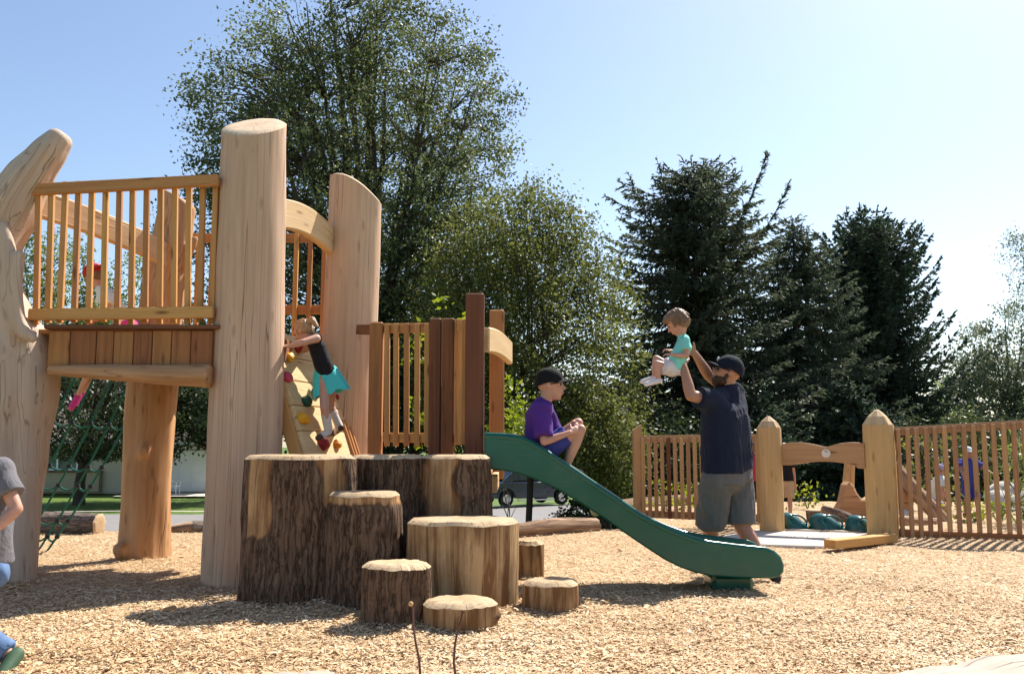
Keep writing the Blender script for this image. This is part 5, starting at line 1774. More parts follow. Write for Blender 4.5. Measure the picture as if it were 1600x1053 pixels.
# chain-link-like white bench frame far right: pale boulder instead
M['boulder'] = plain('boulder', (0.50, 0.47, 0.43), 0.85, 0.2, 0.2, 7, 0.6)
for i, (px, py, Y, r_, lab) in enumerate([(1566, 800, 15.2, .22, 'pale boulder behind the fence right of the child in blue'), (1574, 764, 16.5, .30, 'light grey boulder farther back behind the fence'), (1408, 824, 12.9, .13, 'small pale rock at the base of the sloping peeled log')]):
    c_ = P(px, py, Y); c_.z = r_ * .5
    th = thing('boulder', lab, 'rock', (c_.x, c_.y, 0))
    mb = MB(); mb.ball(c_, (r_ * 1.2, r_, r_ * .8), 22, 14)
    a = np.array([tuple(v) for v in mb.v]); nz = (fbm(a * 4 + i, 3) - .5)[:, None]
    a = np.array(tuple(c_)) + (a - np.array(tuple(c_))) * (1 + nz * .7)
    mb.v = [tuple(v) for v in a]; obj('stone', mb, M['boulder'], th, 40)

# ================================================================ twigs and bits on the ground
M['twig'] = plain('red_twig', (0.13, 0.06, 0.04), 0.7, 0.3, 0.2, 20)
for i, (pl, br_, lab) in enumerate([([(657, 1060, 3.95), (655, 1030, 3.97), (649, 1000, 4.0), (646, 978, 4.02), (645, 950, 4.03), (643, 944, 4.03)], [], 'thin bare red twig standing in front of the short dark stump'),
                           ([(713, 1062, 3.95), (709, 1035, 3.97), (711, 1005, 4.0), (716, 982, 4.02), (723, 957, 4.04), (726, 954, 4.04)], [[(716, 982, 4.02), (715, 970, 4.02), (717, 962, 4.02)]], 'thin forked twig standing in front of the lowest pale stump')]):
    q = [P(*a) for a in pl]
    q.insert(0, Vector((q[0].x + .01, q[0].y, -.02)))
    th = thing('bare_twig', lab, 'twig', (q[0].x, q[0].y, 0))
    mb = MB(); mb.tube(q, [.0065, .006, .0055, .005, .0045, .004, .003][:len(q)], 7); obj('stem', mb, M['twig'], th, 60)
    for b_ in br_:
        mb = MB(); mb.tube([P(*a) for a in b_], [.004, .0035, .003], 6); obj('shoot', mb, M['twig'], th, 60)
    if i == 0:
        mb = MB(); mb.ball(P(642, 943, 4.03), .011, 10, 7); obj('bud', mb, M['golden_log'], th, 60)
p = G(263, 961)
tag(obj('wood_chunk', MB().bar(p + Vector((-.03, -.015, .035)), p + Vector((.04, .02, .05)), .035, .022), M['golden_log'], None, None, origin=p), 'orange chunk of wood lying in the shadow left of the tall stump', 'wood chunk')
mb = MB(); p = G(1421, 959); p.z = .03
mb.add([p + Vector((-.03, 0, 0)), p + Vector((0, -.02, .012)), p + Vector((.035, 0, .004)), p + Vector((0, .022, .018)), p + Vector((.0, .0, .004))], [(0, 1, 4), (1, 2, 4), (2, 3, 4), (3, 0, 4)])
M['green_leaf'] = plain('fallen_leaf', (0.06, 0.10, 0.03), 0.6)
tag(obj('fallen_leaf', mb, M['green_leaf'], None, None, origin=p), 'single green leaf lying on the open wood chips at the right', 'leaf')
# ================================================================ people
def fr(f, u):
    f = Vector(f).normalized(); u = Vector(u)
    u = (u - f * u.dot(f)).normalized(); l = u.cross(f)
    return Matrix((f, l, u)).transposed()


def add_hand(mb, wr, d, nrm, s, curl=.6, thumb=1):
    """palm, four unequal bent fingers and a thumb. d along the hand, nrm out of the palm side the fingers curl to"""
    wr = Vector(wr); d = Vector(d).normalized(); nrm = Vector(nrm); nrm = (nrm - d * nrm.dot(d)).normalized(); sd = d.cross(nrm)
    pl = .095 * s
    for k in (-1.2, -.4, .4, 1.2):
        mb.capsule(wr + sd * k * .010 * s, wr + d * pl + sd * k * .021 * s, .017 * s, .014 * s, 8)
    for k, L in zip((-1.25, -.42, .42, 1.25), (.070, .082, .078, .060)):
        b = wr + d * pl + sd * k * .023 * s
        L *= s
        a1 = curl * .7; a2 = curl * 1.6
        m = b + (d * math.cos(a1) + nrm * math.sin(a1)) * L * .5
        e = m + (d * math.cos(a2) + nrm * math.sin(a2)) * L * .5
        mb.capsule(b, m, .0105 * s, .0095 * s, 8); mb.capsule(m, e, .0095 * s, .008 * s, 8)
    b = wr + d * .03 * s + sd * thumb * .03 * s
    m = b + (d * .7 + sd * thumb * .7 + nrm * .25).normalized() * .045 * s
    e = m + (d * .8 + sd * thumb * .15 + nrm * (.3 + curl * .5)).normalized() * .035 * s
    mb.capsule(b, m, .014 * s, .011 * s, 8); mb.capsule(m, e, .011 * s, .009 * s, 8)


def person(label, J, s, hh, skin='skin', wid=.165, dep=.66, shirt=None, sleeve=.5, hem=1.0, bottoms=None, blen=.9, bgrow=.022, skirt=None, shoes=None, boots=None, socks=None,
           hair=None, hairstyle='short', cap=None, beard=None, glasses=False, voxel=.0085, belly=0.0, curl=.6, armr=1.0, legr=1.0, group=None, cap_back=False, ankle_shoe=True, hands=(None, None), mark=None, shirtgrow=.018, capup=None):
    v = {k: Vector(a) for k, a in J.items()}
    base = v['pelvis'].copy(); base.z = min(v[k].z for k in v) - .03
    th = thing('person', label, 'person', base, group)
    f = v['fwd'].normalized(); up = v.get('up', Vector((0, 0, 1)))
    R = fr(f, up); hc = v['head']
    def hp(a, b, c): return hc + R @ Vector((a * hh, b * hh, c * hh))
    ax = (v['shA'] - v['shB']).normalized()
    spine = (v['neck'] - v['pelvis']).normalized()
    front = ax.cross(spine)
    if front.length < .1: front = f
    front.normalize()
    b = MB()
    # torso
    W = wid * s
    b.capsule(v['shA'], v['shB'], .058 * s, .058 * s, 14)
    ch, pv = v['chest'], v['pelvis']
    for e in (-1, 0, 1):
        b.capsule(ch + ax * e * W * .45, pv + ax * e * W * .38, W * dep * .80, W * dep * .78, 14)
    if belly: b.ball(ch.lerp(pv, .62) + front * belly * s, (W * .85,) * 3, 16, 12)
    b.capsule(v['hipA'], v['hipB'], .088 * s * legr, .088 * s * legr, 14)
    b.capsule(ch.lerp(v['neck'], .55), v['neck'], .075 * s, .052 * s, 12)
    b.capsule(v['neck'] - spine * .03 * s, hp(-.08, 0, -.18), .052 * s, .30 * hh * .85, 12)
    for k in 'AB':
        sh, el, wr = v['sh' + k], v['el' + k], v['wr' + k]
        b.capsule(sh, el, .052 * s * armr, .038 * s * armr, 12)
        m = el.lerp(wr, .3); b.capsule(el, m, .038 * s * armr, .040 * s * armr, 12); b.capsule(m, wr, .040 * s * armr, .026 * s * armr, 12)
        hd, hn, tb = hands[0 if k == 'A' else 1] or ((wr - el), Vector((0, 0, -1)), 1)
        add_hand(b, wr, hd, hn, s * 1.02, curl, tb)
        hi, kn, an, to = v['hip' + k], v['kn' + k], v['an' + k], v['to' + k]
        b.capsule(hi, kn, .082 * s * legr, .054 * s * legr, 14)
        m = kn.lerp(an, .3); side = (kn - hi).cross(an - kn)
        back = Vector((0, 0, 0)) if side.length < 1e-4 else side.cross(an - kn).normalized() * .012 * s
        b.capsule(kn, m - back * -1 * 0, .052 * s * legr, .056 * s * legr, 14); b.capsule(m, an, .056 * s * legr, .034 * s * legr, 14)
        b.capsule(an, an.lerp(to, .5), .036 * s, .036 * s, 10); b.capsule(an.lerp(to, .4), to, .036 * s, .030 * s, 10)
    # head
    b.ball(hp(-.04, 0, .12), (.43 * hh, .345 * hh, .385 * hh), 24, 16, R)
    b.ball(hp(.10, 0, -.15), (.29 * hh, .255 * hh, .33 * hh), 20, 14, R)
    b.ball(hp(.23, 0, -.40), .095 * hh, 12, 8)
    b.capsule(hp(.37, 0, .05), hp(.455, 0, -.09), .035 * hh, .058 * hh, 8)
    for e in (-1, 1):
        b.capsule(hp(.33, .06 * e, .12), hp(.28, .20 * e, .11), .055 * hh, .05 * hh, 8)
        b.ball(hp(.25, .16 * e, -.10), .10 * hh, 10, 8)
        b.ball(hp(-.05, .345 * e, .0), (.085 * hh, .04 * hh, .125 * hh), 12, 8, R)
    b.ball(hp(.355, 0, -.225), (.055 * hh, .105 * hh, .035 * hh), 10, 8, R)
    b.ball(hp(.345, 0, -.275), (.055 * hh, .09 * hh, .035 * hh), 10, 8, R)
    me = fuse(b, voxel, 3, .38, 'body')
    body = link_mesh('body', me, M[skin], th)
    for e in (-1, 1):
        mb = MB(); mb.ball(hp(.325, .135 * e, .035), .045 * hh, 10, 8); obj('eye', mb, M['eye'], th, 60)
        mb = MB(); mb.capsule(hp(.385, .07 * e, .125), hp(.335, .20 * e, .13), .024 * hh, .016 * hh, 6); obj('eyebrow', mb, M[hair or beard or 'beard'], th, 60)
    mb = MB(); mb.ball(hp(.375, 0, -.25), (.045 * hh, .095 * hh, .032 * hh), 10, 6, R); obj('mouth', mb, M['lip'], th, 60)
    vx = max(.008, voxel)
    g = shirtgrow * s / 1.0 if s > .9 else shirtgrow
    if shirt:
        c = MB()
        if sleeve > 0:
            c.capsule(v['shA'], v['shB'], .062 * s + g, .062 * s + g, 14)
            for e, k in ((1, 'A'), (-1, 'B')):
                c.capsule(v['sh' + k], ch + ax * e * W * .45, .066 * s + g, W * dep * .78 + g, 14)
        else:
            a_, b_ = v['shA'].lerp(v['shB'], .2), v['shA'].lerp(v['shB'], .8)
            c.capsule(a_, b_, .060 * s + g, .060 * s + g, 14)
        c.capsule(ch.lerp(v['neck'], .5), ch.lerp(v['neck'], .88), .085 * s + g, .060 * s + g, 12)
        hemp = ch.lerp(pv, hem) if hem <= 1 else pv + (pv - ch).normalized() * (hem - 1) * (pv - ch).length
        for e in (-1, -.5, 0, .5, 1):
            c.cone(ch + ax * e * W * .42 + spine * .01 * s, hemp + ax * e * W * .46, W * dep * .80 + g, W * dep * .84 + g * 1.15, 16)
            c.capsule(ch + ax * e * W * .45, ch.lerp(hemp, .6) + ax * e * W * .42, W * dep * .8 + g, W * dep * .80 + g, 12)
        if belly: c.ball(ch.lerp(pv, .62) + front * belly * s, (W * .85 + g,) * 3, 16, 12)
        if sleeve > 0:
            for k in 'AB':
                sh, el, wr = v['sh' + k], v['el' + k], v['wr' + k]
                if sleeve <= 1:
                    c.cone(sh, sh.lerp(el, sleeve), .058 * s * armr + g, .060 * s * armr + g * 1.3, 14)
                else:
                    c.capsule(sh, el, .052 * s + g, .045 * s + g, 12); c.cone(el, el.lerp(wr, sleeve - 1), .045 * s + g, .036 * s + g, 14)
        link_mesh('shirt', fuse(c, vx, 3, .38, 'shirt', .022 * min(1, s), (7 / s ** .5, 7 / s ** .5, 8 / s ** .5)), M[shirt], th)
    if bottoms:
        c = MB()
        wt = pv.lerp(ch, .30)
        for e in (-1, 0, 1):
            c.cone(wt + ax * e * W * .40, pv - spine * .06 * s + ax * e * W * .42, W * dep * .80 + .012 * s, W * dep * .84 + .016 * s, 16)
        for e in (-1, 0, 1): c.capsule(pv.lerp(ch, .15) + ax * e * W * .38, pv + ax * e * W * .36, W * dep * .78 + .014 * s, W * dep * .78 + .014 * s, 14)
        c.capsule(v['hipA'], v['hipB'], .090 * s * legr + .012 * s, .090 * s * legr + .012 * s, 14)
        for k in 'AB':
            hi, kn, an = v['hip' + k], v['kn' + k], v['an' + k]
            if blen <= 1:
                c.capsule(hi, hi.lerp(kn, blen * .5), .086 * s * legr + bgrow * s * .6, .080 * s * legr + bgrow * s * .8, 14)
                c.cone(hi, hi.lerp(kn, blen), .086 * s * legr + bgrow * s * .6, .066 * s * legr + bgrow * s * 1.4, 18)
            else:
                c.capsule(hi, kn, .086 * s * legr + bgrow * s * .5, .060 * s * legr + bgrow * s, 14)
                c.cone(kn, kn.lerp(an, blen - 1), .060 * s * legr + bgrow * s, .046 * s * legr + bgrow * s * 1.1, 16)
        link_mesh('shorts' if blen <= 1 else 'trousers', fuse(c, vx, 3, .38, 'shorts', .024 * min(1, s), (9, 9, 7)), M[bottoms], th)
    if skirt:
        c = MB(); wt = pv.lerp(ch, .22); e_ = v['skirt']
        n = 72; V = []; F = []
        t_ = (e_ - wt).normalized(); n1 = t_.orthogonal().normalized(); n2 = t_.cross(n1)
        for i in range(7):
            u = i / 6
            for k in range(n):
                a = 2 * PI * k / n
                r_ = (.135 + .105 * u ** .7) * s * (1 + .13 * u * math.sin(a * 7 + 1.3 + .8 * u) + .08 * u * math.sin(a * 4 + 2 * u))
                V.append(wt.lerp(e_, u) + (n1 * math.cos(a) + n2 * math.sin(a)) * r_ + t_ * (.022 * u * math.sin(a * 7 + 2) * s))
        for i in range(6):
            for k in range(n): F.append((i * n + k, i * n + (k + 1) % n, (i + 1) * n + (k + 1) % n, (i + 1) * n + k))
        F.append(tuple(range(n)))
        c.add(V, F); obj('skirt', c, M[skirt], th, 80)
    for k in 'AB':
        an, to, kn = v['an' + k], v['to' + k], v['kn' + k]
        d = (to - an); d.normalize()
        if socks or boots:
            pass
        if boots:
            c = MB(); topp = an.lerp(kn, .78)
            c.cone(topp, an, .058 * s, .048 * s, 16); c.capsule(an, an.lerp(to, .5), .048 * s, .046 * s, 12)
            link_mesh('boot_shaft', fuse(c, .008, 3, .6, 'boot_shaft', .01, (20, 20, 10)), M[boots[0]], th)
            c = MB(); c.capsule(an - d * .02 * s + (an - kn).normalized() * .012 * s, to, .046 * s, .040 * s, 12); c.cone(an - d * .035 * s, an - d * .035 * s + (an - kn).normalized() * .055 * s, .035 * s, .028 * s, 10)
            link_mesh('boot_foot', fuse(c, .008, 3, .6, 'boot_foot'), M[boots[1]], th)
        elif shoes:
            c = MB(); dn = (an - kn).normalized()
            c.capsule(an - d * .025 * s + dn * .012 * s, to + d * .008 * s, .046 * s, .042 * s, 12)
            c.capsule(an, an.lerp(to, .55), .046 * s, .042 * s, 12)
            sh_ = link_mesh('shoe', fuse(c, .008, 3, .6, 'shoe'), M[shoes[0]], th)
            if len(shoes) > 1:
                mb = MB(); mb.bar(an - d * .06 * s + dn * .045 * s, to + d * .045 * s + dn * .035 * s, .075 * s, .022 * s, dn, .008); obj('sole', mb, M[shoes[1]], sh_)
    if hair:
        c = MB()
        c.ball(hp(-.075, 0, .165), (.455 * hh, .385 * hh, .40 * hh), 28, 20, R)
        if hairstyle in ('short', 'fluffy'):
            c.ball(hp(-.22, 0, -.06), (.30 * hh, .34 * hh, .30 * hh), 22, 14, R)
        if hairstyle == 'ponytail':
            c.ball(hp(-.20, 0, 0), (.30 * hh, .33 * hh, .28 * hh), 22, 14, R)
            c.capsule(hp(-.46, 0, .28), hp(-.62, .02, .26), .10 * hh, .15 * hh, 10); c.capsule(hp(-.62, .02, .26), hp(-.74, .03, -.12), .15 * hh, .06 * hh, 10)
        if hairstyle == 'fluffy':
            c.ball(hp(.05, 0, .26), (.42 * hh, .42 * hh, .30 * hh), 22, 14, R)
            for q in range(40):
                a = random.uniform(0, 6.28); t_ = random.uniform(.2, 2.1)
                dq = Vector((math.sin(t_) * math.cos(a), math.sin(t_) * math.sin(a), math.cos(t_)))
                if dq.x > .65 and dq.z < .4: continue
                p0 = hp(-.07, 0, .16) + R @ Vector((dq.x * .42 * hh, dq.y * .37 * hh, dq.z * .38 * hh))
                p1 = p0 + R @ (dq * .12 * hh + Vector((0, 0, -.16 * hh)))
                c.capsule(p0, p1, .07 * hh, .025 * hh, 6)
        # cut the face free
        hm = fuse(c, .006, 2, .7, 'hair', .012, (60, 60, 22))
        bm = bmesh.new(); bm.from_mesh(hm); Ri = R.transposed()
        kill = [vt for vt in bm.verts if (lambda q: q.x > .16 * hh and q.z < (.26 if hairstyle != 'fluffy' else .20) * hh)(Ri @ (vt.co - hc))]
        bmesh.ops.delete(bm, geom=kill, context='VERTS'); bm.to_mesh(hm); bm.free()
        link_mesh('hair', hm, M[hair], th)
    if beard:
        c = MB()
        c.ball(hp(.13, 0, -.29), (.27 * hh, .275 * hh, .20 * hh), 20, 14, R)
        c.ball(hp(.22, 0, -.42), (.13 * hh, .15 * hh, .12 * hh), 14, 10, R)
        for e in (-1, 1): c.capsule(hp(.0, .285 * e, -.02), hp(.06, .27 * e, -.25), .05 * hh, .06 * hh, 8)
        hm = fuse(c, .007, 1, .8, 'beard', .012, (60, 60, 40))
        link_mesh('beard', hm, M[beard], th)
    if glasses:
        for e in (-1, 1):
            mb = MB(); mb.ball(hp(.40, .15 * e, .045), (.035 * hh, .13 * hh, .085 * hh), 12, 8, R); mb.bar(hp(.36, .28 * e, .06), hp(-.05, .37 * e, .06), .02 * hh, .035 * hh); obj('sunglass_lens', mb, M['eye'], th, 60)
    if cap:
        Rc = R
        mb = MB(); n = 28; V = []; F = []; cc = hp(-.05, 0, .17)
        for i in range(11):
            t_ = PI / 2 * 1.12 * i / 10
            for k in range(n):
                a = 2 * PI * k / n
                seam = 1 + .012 * abs(math.sin(3 * a))
                V.append(cc + Rc @ Vector((math.sin(t_) * math.cos(a) * .485 * hh * seam - .01 * hh, math.sin(t_) * math.sin(a) * .405 * hh * seam, math.cos(t_) * .45 * hh + .01 * hh - (.16 * hh * max(0, -math.cos(a)) * max(0, t_ - 1.0)))))
        for i in range(10):
            for k in range(n):
                F.append((i * n + k, (i + 1) * n + k, (i + 1) * n + (k + 1) % n, i * n + (k + 1) % n))
        mb.add(V, F); mb.ball(cc + R @ Vector((0, 0, .48 * hh)), .03 * hh, 8, 6)
        o = obj('cap', mb, M[cap], th, 60)
        sg = -1 if cap_back else 1
        pts = []; mb = MB(); V = []; F = []
        m = 9
        for lay in (0, 1):
            for i in range(4):
                for k in range(m):
                    a = (k / (m - 1) - .5) * PI * .92
                    rr_ = .40 + .36 * i / 3 * math.cos(a * .75)
                    V.append(cc + Rc @ Vector((sg * math.cos(a) * rr_ * hh * 1.12, math.sin(a) * .385 * hh * (1 + .02 * i), (.03 + .035 * i / 3 - .14 * math.sin(a) ** 2 - .05 * (i / 3) - .018 * lay) * hh)))
        for lay in (0, 1):
            o_ = lay * 4 * m
            for i in range(3):
                for k in range(m - 1):
                    q = (o_ + i * m + k, o_ + i * m + k + 1, o_ + (i + 1) * m + k + 1, o_ + (i + 1) * m + k)
                    F.append(q if lay == 0 else q[::-1])
        for k in range(m - 1):
            a = 3 * m + k; F.append((a, a + 1, 4 * m + a + 1, 4 * m + a))
        mb.add(V, F); obj('brim', mb, M[cap], o, 60)
        if mark:
            mb = MB(); mc = cc + Rc @ Vector((.455 * hh, 0, .20 * hh)); 
            mb.ball(mc, (.03 * hh, .085 * hh, .07 * hh), 10, 8, Rc); obj('cap_emblem', mb, M[mark], o, 60)
    return th


M['navy'] = cloth('navy_cloth', (0.013, 0.017, 0.037))
M['lip'] = plain('lip', (0.40, 0.15, 0.12), 0.5)
M['navy_cap'] = cloth('navy_cap', (0.010, 0.012, 0.022))
M['grey_short'] = cloth('grey_shorts', (0.125, 0.122, 0.12))
M['purple'] = cloth('purple_cloth', (0.085, 0.028, 0.20))
M['black_cap'] = cloth('black_cap', (0.010, 0.010, 0.011))
M['royal'] = cloth('royal_blue', (0.045, 0.055, 0.26))
M['black_top'] = cloth('black_top', (0.016, 0.015, 0.018))
M['aqua'] = cloth('aqua', (0.08, 0.52, 0.50))
M['aqua_pale'] = cloth('aqua_pale', (0.22, 0.62, 0.55))
M['white_short'] = cloth('white_print_shorts', (0.62, 0.58, 0.60), .25)
M['white_shoe'] = plain('white_shoe', (0.66, 0.62, 0.66), 0.7)
M['boot_white'] = plain('boot_cream', (0.62, 0.55, 0.50), 0.6, .3, .3, 30, .3)
M['boot_brown'] = plain('boot_brown', (0.075, 0.035, 0.025), 0.5, .4, .2)
M['heather'] = cloth('heather_grey', (0.15, 0.143, 0.155), .2)
M['denim'] = cloth('light_denim', (0.11, 0.18, 0.32), .4)
M['shoe_green'] = plain('shoe_green', (0.04, 0.09, 0.045), 0.7)
M['shoe_sole'] = plain('shoe_sole', (0.60, 0.58, 0.56), 0.7)
M['red_cap'] = cloth('red_cap', (0.48, 0.025, 0.025))
M['pink'] = cloth('pink', (0.62, 0.06, 0.28))
M['white_shirt'] = cloth('white_mint_shirt', (0.62, 0.70, 0.70), .2)
M['khaki'] = cloth('khaki', (0.46, 0.34, 0.22))
M['rose'] = cloth('rose_red', (0.34, 0.05, 0.11))
M['lavender'] = cloth('lavender', (0.38, 0.34, 0.50))
M['blue_top'] = cloth('blue_top', (0.04, 0.06, 0.28))
M['sandal'] = plain('sandal', (0.03, 0.025, 0.025), 0.7)
M['hair_brown'] = plain('hair_brown', (0.20, 0.115, 0.065), 0.5, .4, .35, 60, .8)
M['hair_blond'] = plain('hair_blond', (0.36, 0.205, 0.10), 0.45, .4, .3, 60, .8)
M['beard'] = plain('beard', (0.055, 0.03, 0.02), 0.6, .3, .35, 90, .9)
M['cap_white'] = plain('cap_white_mark', (0.7, 0.7, 0.72), 0.6)

X = Vector((1, 0, 0)); Yv = Vector((0, 1, 0)); Z = Vector((0, 0, 1))
# ---- man lifting the toddler
Ym = 7.50
person('man in navy cap, navy shirt and grey shorts lifting a toddler over the slide', dict(
    head=P(1135, 583, Ym), fwd=(-1, -.05, .34), up=(.3, 0, 1), neck=P(1141, 607, Ym), chest=P(1133, 652, Ym), pelvis=P(1137, 742, Ym),
    shA=P(1112, 625, Ym - .15), shB=P(1147, 614, Ym + .14), elA=P(1079, 618, Ym - .24), wrA=P(1068, 572, Ym - .16), elB=P(1108, 588, Ym + .18), wrB=P(1086, 553, Ym + .04),
    hipA=P(1119, 750, Ym - .10), hipB=P(1152, 750, Ym + .10), knA=P(1110, 822, Ym + .06), anA=P(1110, 879, Ym + .22), toA=P(1090, 887, Ym + .20),
    knB=P(1158, 820, Ym + .06), anB=P(1201, 891, Ym - .02), toB=P(1212, 902, Ym - .08)), 1.0, .255, 'skin_tan', wid=.20, dep=.88,
    shirt='navy', sleeve=.62, hem=.93, bottoms='grey_short', blen=.98, bgrow=.034, shoes=('sandal',), cap='navy_cap', beard='beard', glasses=True, belly=.03, armr=1.18, legr=1.2,
    hands=((P(1064, 556, Ym - .1) - P(1070, 576, Ym - .16), Yv, -1), (P(1074, 545, Ym) - P(1086, 553, Ym + .04), -Yv, 1)), voxel=.009, mark='cap_white')
# ---- toddler in the air
Yt = 7.40
person('toddler with brown hair, aqua shirt and pale shorts held up in the air', dict(
    head=P(1058, 505, Yt), fwd=(-.80, .30, -.55), up=(-.45, .1, 1), neck=P(1066, 525, Yt), chest=P(1068, 541, Yt), pelvis=P(1052, 576, Yt),
    shA=P(1071, 533, Yt - .085), shB=P(1070, 531, Yt + .085), elA=P(1073, 556, Yt - .13), wrA=P(1050, 554, Yt - .12), elB=P(1070, 553, Yt + .12), wrB=P(1048, 548, Yt + .08),
    hipA=P(1050, 577, Yt - .05), hipB=P(1050, 577, Yt + .05), knA=P(1026, 568, Yt - .09), anA=P(1029, 594, Yt - .09), toA=P(1010, 600, Yt - .10),
    knB=P(1025, 560, Yt + .07), anB=P(1022, 590, Yt + .06), toB=P(1004, 596, Yt + .05)), .50, .205, 'skin', wid=.19, dep=.72,
    shirt='aqua_pale', sleeve=.6, hem=.95, bottoms='white_short', blen=.55, bgrow=.05, shoes=('white_shoe',), hair='hair_brown', hairstyle='fluffy', voxel=.0065, curl=.8, legr=1.1, armr=1.1, shirtgrow=.010)
# ---- boy on the slide
Ys = 7.06
person('boy in black cap, purple shirt and blue shorts sitting on the green slide', dict(
    head=P(861, 603, Ys), fwd=(1, -.12, .04), up=(0, 0, 1), neck=P(850, 628, Ys), chest=P(840, 652, Ys), pelvis=P(843, 702, Ys),
    shA=P(846, 643, Ys - .15), shB=P(850, 639, Ys + .15), elA=P(850, 690, Ys - .235), wrA=P(890, 676, Ys - .19), elB=P(868, 684, Ys + .19), wrB=P(896, 668, Ys + .12),
    hipA=P(848, 706, Ys - .08), hipB=P(848, 705, Ys + .08), knA=P(907, 671, Ys - .10), anA=P(884, 731, Ys - .10), toA=P(906, 741, Ys - .12),
    knB=P(903, 661, Ys + .11), anB=P(885, 730, Ys + .10), toB=P(906, 740, Ys + .11)), .80, .235, 'skin', wid=.165, dep=.70,
    shirt='purple', sleeve=.86, hem=1.0, bottoms='royal', blen=.66, bgrow=.016, shoes=('black_cap', 'shoe_sole'), cap='black_cap', voxel=.0075, curl=.9, shirtgrow=.022,
    hands=((P(906, 668, Ys - .12) - P(890, 676, Ys - .19), Yv, 1), (P(908, 664, Ys) - P(896, 668, Ys + .12), -Yv, -1)), mark='cap_white')
# ---- girl on the climbing wall
Yg = 7.50
def W_(px, py, d): return on_wall(px, py) + wn_ * d
person('girl in black tank top, aqua skirt and boots scaling the climbing wall', dict(
    head=P(474, 519, 7.58), fwd=(-.80, .30, -.45), up=(-.35, .1, 1), neck=P(489, 528, 7.6), chest=P(496, 543, 7.62), pelvis=P(510, 584, 7.65),
    shA=P(494, 529, 7.46), shB=P(492, 528, 7.74), elA=P(472, 535, 7.36), wrA=P(452, 541, 7.36), elB=P(478, 546, 7.82), wrB=P(466, 549, 7.86),
    hipA=P(508, 590, 7.59), hipB=P(514, 590, 7.72), knA=P(507, 638, 7.50), anA=P(514, 675, 7.55), toA=P(497, 684, 7.50),
    knB=P(517, 636, 7.78), anB=P(531, 668, 7.78), toB=P(520, 678, 7.90), skirt=P(517, 614, 7.66)), .66, .195, 'skin', wid=.155, dep=.72,
    shirt='black_top', sleeve=0, hem=1.05, skirt='aqua', boots=('boot_white', 'boot_brown'), hair='hair_blond', hairstyle='ponytail', voxel=.0065, curl=1.0, legr=1.05, armr=1.12, shirtgrow=.012,
    hands=((Vector((-.9, .2, .1)), Vector((-.2, .3, -.9)), 1), (Vector((-.8, -.2, .1)), Vector((0, 0, -1)), 1)))
# ---- child in red cap sitting on the deck edge
Yc = 8.25
person('child in red cap and mint shirt crouching on the deck behind the railing', dict(
    head=P(146, 432, Yc), fwd=(-.75, .3, -.45), up=(-.3, 0, 1), neck=P(158, 452, Yc), chest=P(170, 470, Yc), pelvis=P(200, 508, Yc),
    shA=P(166, 463, Yc - .14), shB=P(162, 461, Yc + .14), elA=P(170, 490, Yc - .18), wrA=P(152, 500, Yc - .14), elB=P(160, 488, Yc + .16), wrB=P(146, 500, Yc + .12),
    hipA=P(200, 510, Yc - .08), hipB=P(200, 510, Yc + .08), knA=P(168, 516, Yc + .36), anA=P(122, 618, Yc + .78), toA=P(112, 636, Yc + .78),
    knB=P(172, 548, Yc + .50), anB=P(128, 612, Yc + .86), toB=P(118, 630, Yc + .86)), .72, .20, 'skin', wid=.16, dep=.7,
    shirt='white_shirt', sleeve=.5, hem=.95, bottoms='pink', blen=.35, bgrow=.03, shoes=('pink',), cap='red_cap', hair='hair_brown', voxel=.008, cap_back=True)
# ---- boy leaving the frame at the left
Yl = 4.55
person('child in heather grey shirt and light jeans striding out of the frame at the left', dict(
    head=P(-52, 655, Yl), fwd=(-.9, .35, -.1), up=(0, 0, 1), neck=P(-34, 700, Yl), chest=P(-24, 765, Yl), pelvis=P(-28, 885, Yl),
    shA=P(0, 738, Yl - .10), shB=P(-55, 735, Yl + .15), elA=P(26, 795, Yl - .12), wrA=P(-14, 832, Yl - .20), elB=P(-90, 790, Yl + .15), wrB=P(-110, 840, Yl),
    hipA=P(-14, 895, Yl - .07), hipB=P(-42, 895, Yl + .08), knA=P(-78, 962, Yl - .08), anA=P(20, 1026, Yl - .12), toA=P(4, 1052, Yl - .20),
    knB=P(-110, 965, Yl - .1), anB=P(-120, 1040, Yl - .1), toB=P(-160, 1050, Yl - .2)), .80, .21, 'skin', wid=.175, dep=.75,
    shirt='heather', sleeve=.62, hem=.95, bottoms='denim', blen=1.9, bgrow=.02, shoes=('shoe_green',), hair='hair_brown', voxel=.008, shirtgrow=.02)
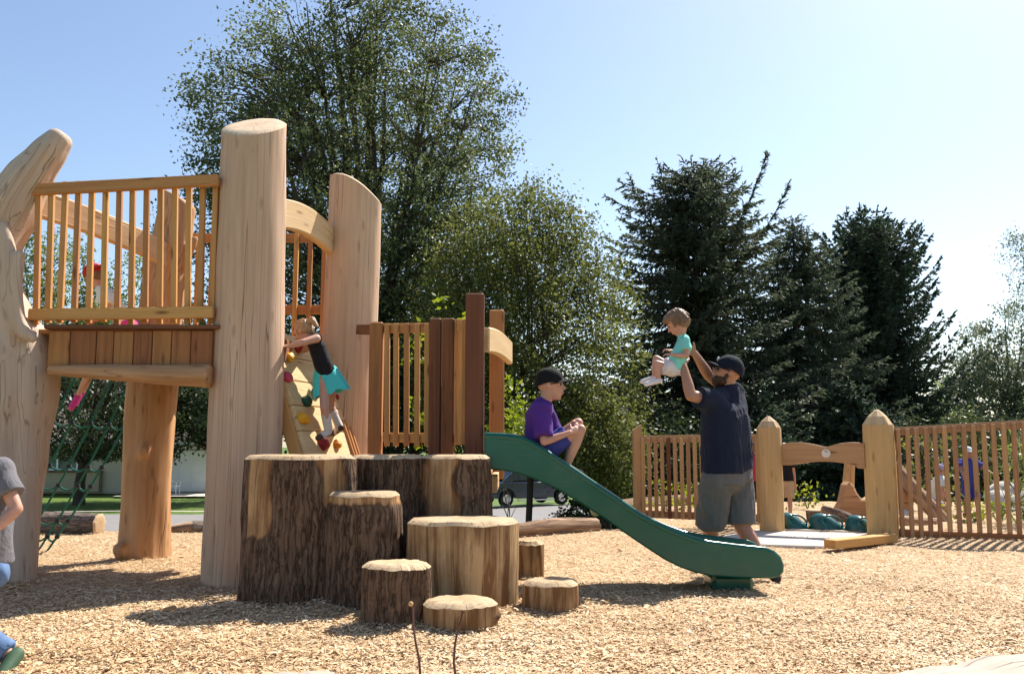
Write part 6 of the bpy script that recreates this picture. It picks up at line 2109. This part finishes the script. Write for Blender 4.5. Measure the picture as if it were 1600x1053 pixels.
# ---- children beyond the gateway
def stand(label, px, Y, hgt, shirt, bottoms, fwd, skin='skin', cap=None, hair='hair_brown', crouch=0, lean=0, arms=0.0, blen=.85, shoes='sandal'):
    s = hgt / 1.75; hh = .15 * hgt if hgt < 1.3 else .135 * hgt
    x = P(px, 750, Y).x; o = Vector((x, Y, 0.0))
    f = Vector(fwd).normalized(); sd = Z.cross(f)
    lg = 1 - crouch
    pz = .52 * hgt * lg; k = f * crouch * .30 * hgt
    pel = o + Z * pz - k * .6; ch_ = pel + Z * .20 * hgt + f * lean * .12; nk = pel + Z * .32 * hgt + f * lean * .2
    J = dict(pelvis=pel, chest=ch_, neck=nk, head=nk + Z * hh * .62 + f * .02, fwd=f, shA=nk - Z * .04 * hgt - sd * .105 * hgt, shB=nk - Z * .04 * hgt + sd * .105 * hgt)
    for kk, e in (('A', -1), ('B', 1)):
        sh = J['sh' + kk]
        J['el' + kk] = sh + (-Z * (1 - arms) + (sd * e * .5 + f * .6) * (.15 + arms)) .normalized() * .17 * hgt
        J['wr' + kk] = J['el' + kk] + (-Z * (1 - arms) + f * (.3 + arms) + sd * e * .6 * arms).normalized() * .15 * hgt
        J['hip' + kk] = pel + sd * e * .055 * hgt - Z * .03 * hgt
        J['an' + kk] = o + sd * e * .07 * hgt + Z * .045 * hgt + f * e * .05 * hgt * (1 - crouch)
        J['kn' + kk] = (J['hip' + kk] + J['an' + kk]) / 2 + f * (.02 + crouch * .28) * hgt + sd * e * .03 * crouch
        J['to' + kk] = J['an' + kk] + f * .085 * hgt - Z * .022 * hgt
    return person(label, J, s, hh, skin, shirt=shirt, sleeve=.6, bottoms=bottoms, blen=blen, bgrow=.03, shoes=(shoes,), hair=hair, cap=cap, voxel=.010, wid=.165, dep=.7)


stand('child in black shirt and khaki shorts standing behind the left gate post', 1226, 13.0, 1.08, 'black_top', 'khaki', (.5, .8, 0))
stand('child in rose red shirt half hidden between the man and the left gate post', 1183, 12.6, 1.10, 'rose', 'navy', (.2, 1, 0))
stand('child in blue top and white cap behind the long fence with arms out', 1515, 13.4, 1.02, 'blue_top', 'blue_top', (.1, -1, 0), 'skin_tan', 'white_shirt', arms=.55, blen=.9)
stand('child in lavender cap crouching behind the long fence beside the sloping log', 1459, 13.4, .98, 'white_shirt', 'lavender', (.7, -.5, 0), 'skin', 'lavender', crouch=.42, lean=.8)
